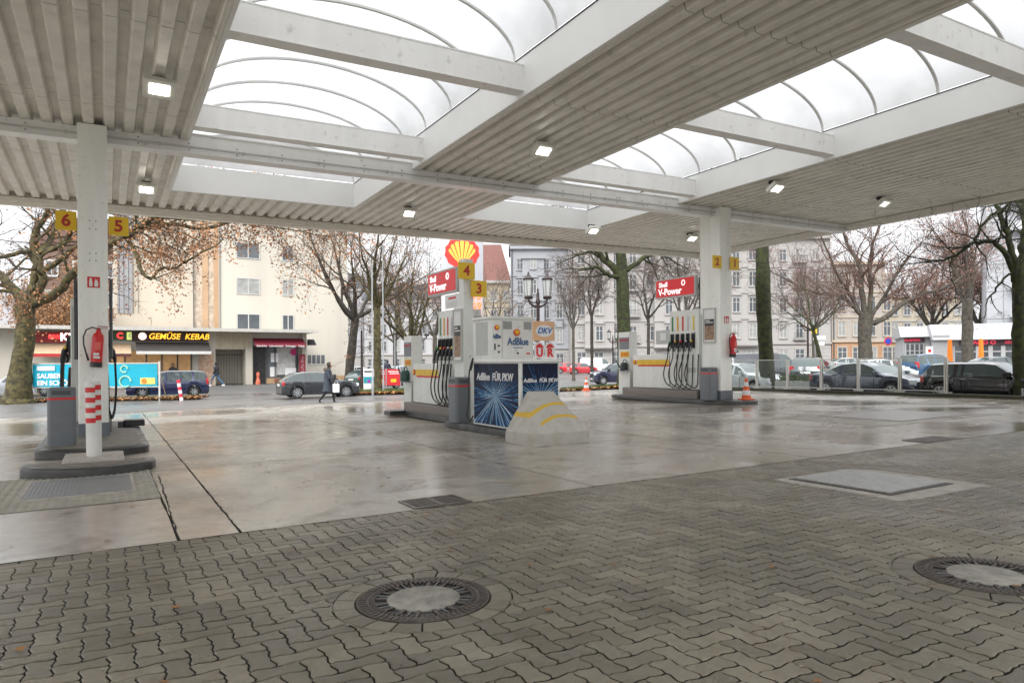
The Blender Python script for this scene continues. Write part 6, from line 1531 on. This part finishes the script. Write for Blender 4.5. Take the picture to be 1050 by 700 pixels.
# white tall building at right
x, y = XY(1012, 70); e = at_xy('office_block', 'tall white panelled block rising behind the restaurant at the right edge', 'apartment block', x, y, 0, -.55)
g = MB(); g.box(0, 22, 0, 12, 0, 22); g.build('wall', M('panel_white', (.38, .39, .41), .6, var=.04), e)
g = MB()
for k in range(8): g.box(-.02, 22, -.03, -.003, 2.4+k*2.7, 2.46+k*2.7)
g.box(1.35, 1.4, -.03, -.003, 0, 22); g.build('panel_joint', mgrey, e)
for k in range(6):
    g = MB(); g.box(1.9, 5.6, -1.2, -.003, 5.2+k*2.8, 5.35+k*2.8); g.box(1.9, 5.6, -1.25, -1.2, 5.2+k*2.8, 6.1+k*2.8); g.build('balcony', M('balcony_white', (.5, .5, .52), .5), e)
    win(e, 3.6, 5.5+k*2.8, 2.4, 1.9, wframe, 'bare', 0)

# ================================================================== STREET FURNITURE
lgl = M('lantern_glass', (.45, .47, .46), .2, var=.05); lblk = M('lantern_black', (.035, .022, .02), .5, .3, var=.2)
def lantern_post(lab, px, Y, H, rz=0, sc=1.0):
    x, y = XY(px, Y); e = at_xy('street_lantern', lab, 'street lamp', x, y, 0, rz, 'black twin lantern street lamps', sc)
    g = MB(); g.lathe([(.2, 0), (.2, .3), (.13, .4), (.11, .9), (.085, 1.0), (.075, H-1.4), (.1, H-1.38), (.1, H-1.25), (.07, H-1.2), (.06, H-.95), (.03, H-.85), (.05, H-.78), (0, H-.7)], n=14); g.build('post', lblk, e, sm=40)
    for s in (-1, 1):
        g = MB(); g.tube([(0, 0, H-1.55), (s*.2, 0, H-1.5), (s*.38, 0, H-1.35), (s*.42, 0, H-1.22)], [.06, .05, .04, .04], 8); g.tube([(0, 0, H-1.3), (s*.2, 0, H-1.36), (s*.36, 0, H-1.28)], .022, 6); g.build('arm', lblk, e, sm=50)
        zz = H-1.2; cx = s*.42
        g = MB(); g.lathe([(.16, 0), (.19, .03), (.2, .1), (.17, .14)], (cx, 0, zz), 12)
        g.lathe([(.24, .86), (.25, .9), (.19, .96), (.12, 1.0), (.05, 1.1), (.03, 1.2), (0, 1.22)], (cx, 0, zz), 12)
        for k in range(6): t = PI/3*k; g.tube([(cx+.155*math.cos(t), .155*math.sin(t), zz+.12), (cx+.215*math.cos(t), .215*math.sin(t), zz+.88)], .012, 4)
        fr = g.build('lantern', lblk, e, sm=35)
        g = MB(); g.lathe([(.145, .13), (.2, .87)], (cx, 0, zz), 6); g.build('lantern_glass', lgl, fr)
lantern_post('large black twin lantern above the blue cabinet', 552, 31, 5.35, .12)
lantern_post('black twin lantern behind the glass fence, left of the spreading tree', 828.5, 58, 5.4, 0)
lantern_post('small dark twin lantern left of the right pump, far across the street', 628.5, 78, 5.2, 0)
lantern_post('dark twin lantern between the leafy trees left of the middle pump', 432, 52, 5.0, .3)
def mast(lab, px, Y, H, r, m, top=True, lamp=False, name='lamp_mast', cat='pole'):
    x, y = XY(px, Y); e = at_xy(name, lab, cat, x, y, 0, 0)
    g = MB(); g.lathe([(r*1.5, 0), (r*1.5, .8), (r, .9), (r*.7, H)], n=12); g.build('mast', m, e, sm=40)
    if lamp:
        g = MB(); g.tube([(0, 0, H-.05), (-.5, 0, H+.02), (-1.0, 0, H)], .03, 6); g.build('arm', m, e); g = MB(); g.bbox(-1.5, -1.0, -.12, .12, H-.08, H+.03, .05); g.build('lamp_head', mgrey, e, sm=40)
mast('black lamp post beside the leaning trunk far left of the pumps', 371, 46, 4.0, .09, lblk)
mast('tall thin grey pole beside the slim plane tree', 382, 40, 7.5, .05, steel)
mast('thin grey flag pole left of the red banner', 393, 41, 8.5, .045, steel, name='flag_pole')
mast('tall grey street light mast behind the middle pump', 405, 60, 9.0, .07, mgrey, lamp=True, cat='street lamp')
x, y = XY(851, 62); e = at_xy('road_sign', 'yellow and white direction signs on a pole beside the twin lantern', 'road sign', x-1.3, y, 0)
g = MB(); g.tube([(0, 0, 0), (0, 0, 4.4)], .04, 8); g.build('pole', steel, e); g = MB(); g.cbox((-.1, -.06, 4.0), (.5, .03, .5), r=0); g.build('yellow_sign', yellow, e); g = MB(); g.box(-.2, .9, -.08, -.05, 3.2, 3.55); g.box(.3, .8, -.08, -.05, 2.7, 3.0); g.build('white_sign', wintext, e)
x, y = XY(910.5, 75); e = at_xy('road_sign', 'round blue no stopping sign with red rim near the beige house', 'road sign', x, y, 0)
g = MB(); g.tube([(0, 0, 0), (0, 0, 3.4)], .04, 8); g.build('pole', steel, e); g = MB(); g.lathe([(.42, 0), (.42, .03)], (0, -.05, 3.2), 20, 0, 'y'); g.build('sign_rim', red, e); g = MB(); g.lathe([(.32, 0), (.32, .035)], (0, -.052, 3.2), 20, 0, 'y'); g.build('sign_face', M('sign_blue', (.03, .06, .4), .4), e)

# cyan banner in a frame
cy = M('banner_cyan', (.0, .36, .50), .6, var=.08, scale=1)
x, y = XY(98, 38.5); e = at_xy('advert_banner', 'cyan banner with white capitals in a metal frame behind the left pillar', 'banner', x, y, 0, .05)
wb = 3.42
g = MB(); 
for s in (-wb, wb): g.box(s-.04, s+.04, -.04, .04, 0, 2.2)
for z_ in (2.08, .78): g.box(-wb+.04, wb-.04, -.03, .03, z_, z_+.05)
for s in (-1, 1): g.tube([(s*wb, .03, 1.6), (s*wb, .9, 0)], .025, 6)
g.build('frame', alu, e)
g = MB(); n = 30
for sgn in (1,):
    v = []
    for i in range(n+1):
        X = -wb+.1+(2*wb-.2)*i/n
        for z_ in (.84, 2.06): v.append((X, -.045+.012*math.sin(i*1.3)+.008*math.sin(i*.5+z_*3), z_))
    g.add(v, [(2*i, 2*i+2, 2*i+3, 2*i+1) for i in range(n)])
g.build('cloth', cy, e, sm=0)
text('SAUBERE', .36, wintext, e, (-wb+.35, -.075, 1.42), FRONT, bold=.035, align='LEFT'); text('EIN SCHÖN', .36, wintext, e, (-wb+.35, -.075, 1.04), FRONT, bold=.035, align='LEFT')
g = MB(); g.box(-wb+.35, -wb+1.3, -.085, -.07, 1.72, 1.98); g.build('print_panel', M('print_pale', (.7, .6, .6), .6, col2=(.5, .7, .8), scale=8), e)
g = MB(); g.box(wb-1.0, wb-.2, -.085, -.07, .95, 1.3); g.build('yellow_label', M('banner_yellow', (.75, .6, .15), .5), e)
g = MB(); g.lathe([(.14, 0), (.14, .02)], (wb-.78, -.085, 1.12), 16, 0, 'y'); g.build('orange_dot', orange, e)
for cx, cz, r_ in ((wb-1.8, 1.1, .3), (wb-1.85, 1.78, .18)):
    g = MB()
    for k in range(14): t0 = 2*PI*k/16; t1 = 2*PI*(k+1)/16; g.tube([(cx+math.cos(t0)*r_, -.08, cz+math.sin(t0)*r_), (cx+math.cos(t1)*r_, -.08, cz+math.sin(t1)*r_)], .05, 5, cap=False)
    g.build('ring_print', M('print_green', (.35, .65, .5), .6), e)
# red white small striped post, leaning
x, y = XY(186, 38); e = at_xy('striped_post', 'short leaning red and white striped post at the end of the leaf strip', 'post', x, y, 0)
e.rotation_euler = (0, math.radians(-9), 0)
g = MB()
for k in range(6): g.lathe([(.09, .19*k), (.09, .19*k+.19)], n=14, m=k % 2)
g.build('post', [wintext, M('stripe_red', (.65, .03, .06), .4)], e, sm=40)
# white advertising box & red banner
x, y = XY(378.5, 43); e = at_xy('poster_box', 'white poster box with teal and purple picture on the leafy verge', 'poster box', x, y, 0, .1)
g = MB(); g.bbox(-.33, .33, -.2, .2, 0, 1.5, .03); g.build('box_body', wintext, e, sm=35); g = MB(); g.box(-.31, .31, -.212, -.201, .62, 1.02); g.build('teal_print', M('teal', (.02, .3, .36), .5), e); g = MB(); g.box(-.08, .08, -.218, -.213, .66, .84); g.build('purple_print', M('purple', (.35, .03, .4), .5), e); g = MB(); g.box(-.28, .28, -.212, -.201, 1.28, 1.38); g.build('dark_heading', dgrey, e)
for px, w_, lab in ((392, .2, 'left narrow red banner on the leafy verge'), (403.5, .42, 'right red banner with white lettering and yellow mark on the leafy verge')):
    x, y = XY(px, 43.2); e = at_xy('verge_banner', lab, 'banner', x, y, 0, 0)
    g = MB(); g.box(-w_-.04, -w_, -.02, .02, 0, 1.5); g.box(w_, w_+.04, -.02, .02, 0, 1.5); g.build('frame', steel, e); g = MB(); g.box(-w_, w_, -.012, .012, .45, 1.45); g.build('cloth', M('banner_red', (.6, .02, .03), .6, var=.15, scale=4), e)
    g = MB()
    for q in ((-.8, .7, 1.27, 1.33), (-.6, .8, 1.15, 1.2)): g.box(q[0]*w_, q[1]*w_, -.018, -.013, q[2], q[3])
    g.build('white_print', wintext, e)
    g = MB(); g.box(-w_*.4, w_*.4, -.018, -.013, .65, .85); g.build('yellow_mark', yellow, e)

# leafy verges
def verge(name, x0, x1, y0, y1, n, green=.0, seed=3):
    g = MB(); r_ = random.Random(seed)
    N_ = 24; vs = []
    for j in range(5):
        for i in range(N_+1):
            X = x0+(x1-x0)*i/N_; Y = y0+(y1-y0)*j/4; h = .0 if j in (0, 4) or i in (0, N_) else .1+.05*r_.random(); vs.append((X, Y, G(X, Y)+h+.01))
    g.add(vs, [(j*(N_+1)+i, j*(N_+1)+i+1, (j+1)*(N_+1)+i+1, (j+1)*(N_+1)+i) for j in range(4) for i in range(N_)])
    def fn(r): X, Y = r.uniform(x0-.3, x1+.3), r.uniform(y0-.3, y1+.2); return (X, Y, G(X, Y)+.1+r.uniform(-.04, .05))
    k0 = len(g.f); leaf_quads(g, n, fn, .05, .1, .6, r_); g.m = [0]*k0+[1]*(len(g.f)-k0)
    if green:
        k0 = len(g.f)
        for _ in range(int(n*green)):
            X, Y = r_.uniform(x0, x1), r_.uniform(y0, y1); p = Vector((X, Y, G(X, Y)+.1)); g.add([p, p+Vector((.02, 0, 0)), p+Vector((r_.uniform(-.06, .06), 0, .22))], [(0, 1, 2)])
        g.m = g.m[:k0]+[2]*(len(g.f)-k0)
    o = g.build(name, [M('verge_soil', (.07, .05, .03), .9, var=.4, scale=6), leafm, M('grass', (.07, .11, .03), .8, var=.4)], None); tag(o, kind='stuff')
verge('leafy_verge', XY(-40, 39.5)[0], XY(204, 39.5)[0], 38.8, 40.0, 6500, .1, 3)
verge('leafy_verge', XY(365, 42)[0], XY(425, 42)[0], 40.5, 43.6, 4500, .5, 4)
verge('leafy_verge', XY(574, 37)[0], XY(640, 37)[0], 35.5, 37.2, 3500, .8, 6)
g = MB()
xx0, xx1 = XY(574, 35.4)[0], XY(650, 35.4)[0]
e = at_xy('verge_kerb', 'dark kerb stones along the leafy strip by the lone traffic cone', 'kerb', (xx0+xx1)/2, 35.4, 0)
for k in range(5): g.box(-(xx1-xx0)/2+k*(xx1-xx0)/5, -(xx1-xx0)/2+(k+1)*(xx1-xx0)/5-.01, -.08, .08, -.05, .1)
g.build('kerb_stones', kerbm, e)
# planter box and bushes behind the glass fence
x, y = ab(24.6, 19.0)
e = at_xy('planter', 'pale planter with low green shrubs behind the glass fence', 'planter', x, y, 0, FB)
g = MB(); g.bbox(-1.0, .75, -.35, .35, 0, .75, .03); g.build('trough', M('planter_pale', (.42, .42, .4), .7), e, sm=35)
g = MB()
for _ in range(1500): u_ = Vector((r9.uniform(-.95, .7), r9.gauss(0, .16), .7+abs(r9.gauss(0, .17)))); leaf_add(g, u_, r9.uniform(.03, .06), r9)
g.build('shrub', M('shrub_green', (.08, .11, .035), .7, island=.4), e)
# kerb and pavement across the street (right)
g = MB(); x0, x1 = XY(470, 104)[0], XY(930, 104)[0]
vs = [(X, Y, G(X, Y)+z_) for Y, z_ in ((103.8, 0), (103.8, .13), (111.9, .13)) for X in (x0, x1)]
g.add(vs, [(0, 1, 3, 2), (2, 3, 5, 4)]); tag(g.build('pavement', M('pavement_grey', (.22, .21, .2), .6), None), kind='structure')
# street lane paint
g = MB()
for k in range(14):
    X, Y = ab(-6+k*5.5, 36.5); vs = []
    for da, db in ((0, 0), (2.6, 0), (2.6, .14), (0, .14)):
        X, Y = ab(-6+k*5.5+da, 44.3+db); vs.append((X, Y, G(X, Y)+.006))
    g.add(vs, [(0, 1, 2, 3)])
tag(g.build('lane_markings', M('lane_white', (.55, .55, .53), .6, var=.3, scale=8), None), kind='structure')

# ================================================================== SKY, SUN, CAMERA
w = bpy.data.worlds.new('World'); S.world = w; w.use_nodes = True; nt = w.node_tree; L = nt.links
bg = nt.nodes['Background']; sky = N(nt, 'ShaderNodeTexSky'); sky.sky_type = 'NISHITA'; sky.sun_disc = False
EL, AZ = math.radians(38), math.radians(200)
sky.sun_elevation = EL; sky.sun_rotation = AZ; sky.air_density = 1; sky.dust_density = 6; sky.ozone_density = 1
hs = N(nt, 'ShaderNodeHueSaturation'); hs.inputs['Saturation'].default_value = .12; L.new(sky.outputs[0], hs.inputs['Color'])
# overcast: even out the clear-sky gradient with a cloud layer
tc = N(nt, 'ShaderNodeTexCoord'); nz = N(nt, 'ShaderNodeTexNoise'); nz.inputs['Scale'].default_value = 2.2; nz.inputs['Detail'].default_value = 7; nz.inputs['Roughness'].default_value = .55
mp = N(nt, 'ShaderNodeMapping'); mp.inputs['Scale'].default_value = (1, 1, 2.5); L.new(tc.outputs['Generated'], mp.inputs[0]); L.new(mp.outputs[0], nz.inputs[0])
cr = N(nt, 'ShaderNodeValToRGB'); cr.color_ramp.elements[0].position = .3; cr.color_ramp.elements[0].color = (.84, .87, .92, 1); cr.color_ramp.elements[1].position = .7; cr.color_ramp.elements[1].color = (1.05, 1.06, 1.07, 1)
L.new(nz.outputs['Fac'], cr.inputs[0])
sx_ = N(nt, 'ShaderNodeSeparateXYZ'); L.new(tc.outputs['Generated'], sx_.inputs[0])
mr = N(nt, 'ShaderNodeMapRange'); mr.inputs[1].default_value = 0; mr.inputs[2].default_value = 1; mr.inputs[3].default_value = 2.2; mr.inputs[4].default_value = 9.6; L.new(sx_.outputs[2], mr.inputs[0])
sc_ = N(nt, 'ShaderNodeVectorMath', operation='SCALE'); L.new(cr.outputs[0], sc_.inputs[0]); L.new(mr.outputs[0], sc_.inputs['Scale'])
mx = N(nt, 'ShaderNodeMix', data_type='RGBA'); mx.inputs['Factor'].default_value = .9; L.new(hs.outputs[0], mx.inputs['A']); L.new(sc_.outputs[0], mx.inputs['B'])
L.new(mx.outputs['Result'], bg.inputs[0]); bg.inputs[1].default_value = .15
su = bpy.data.lights.new('sun', 'SUN'); su.energy = .7; su.angle = math.radians(25); su.color = (1, .97, .92)
so = bpy.data.objects.new('sun', su); C.objects.link(so); so.location = (0, -20, 40)
# sun_rotation turns clockwise from +Y
dv = Vector((math.sin(AZ)*math.cos(EL), math.cos(AZ)*math.cos(EL), math.sin(EL)))
so.rotation_euler = (-dv).to_track_quat('-Z', 'Y').to_euler()
cam = bpy.data.cameras.new('camera'); co = bpy.data.objects.new('camera', cam); C.objects.link(co); S.camera = co
cam.sensor_width = 36; cam.lens = 36*720/1050; cam.shift_y = 21/1050; cam.clip_end = 1500; cam.clip_start = .05
co.location = (0, 0, 1.4); co.rotation_euler = (PI/2, .006, 0)
S.view_settings.view_transform = 'Standard'; S.view_settings.look = 'None'; S.view_settings.gamma = 1; S.view_settings.use_curve_mapping = False
S.view_settings.exposure = 1.52
S.cycles.max_bounces = 10; S.cycles.diffuse_bounces = 5; S.cycles.glossy_bounces = 4; S.cycles.transparent_max_bounces = 16
S.cycles.sample_clamp_indirect = 6
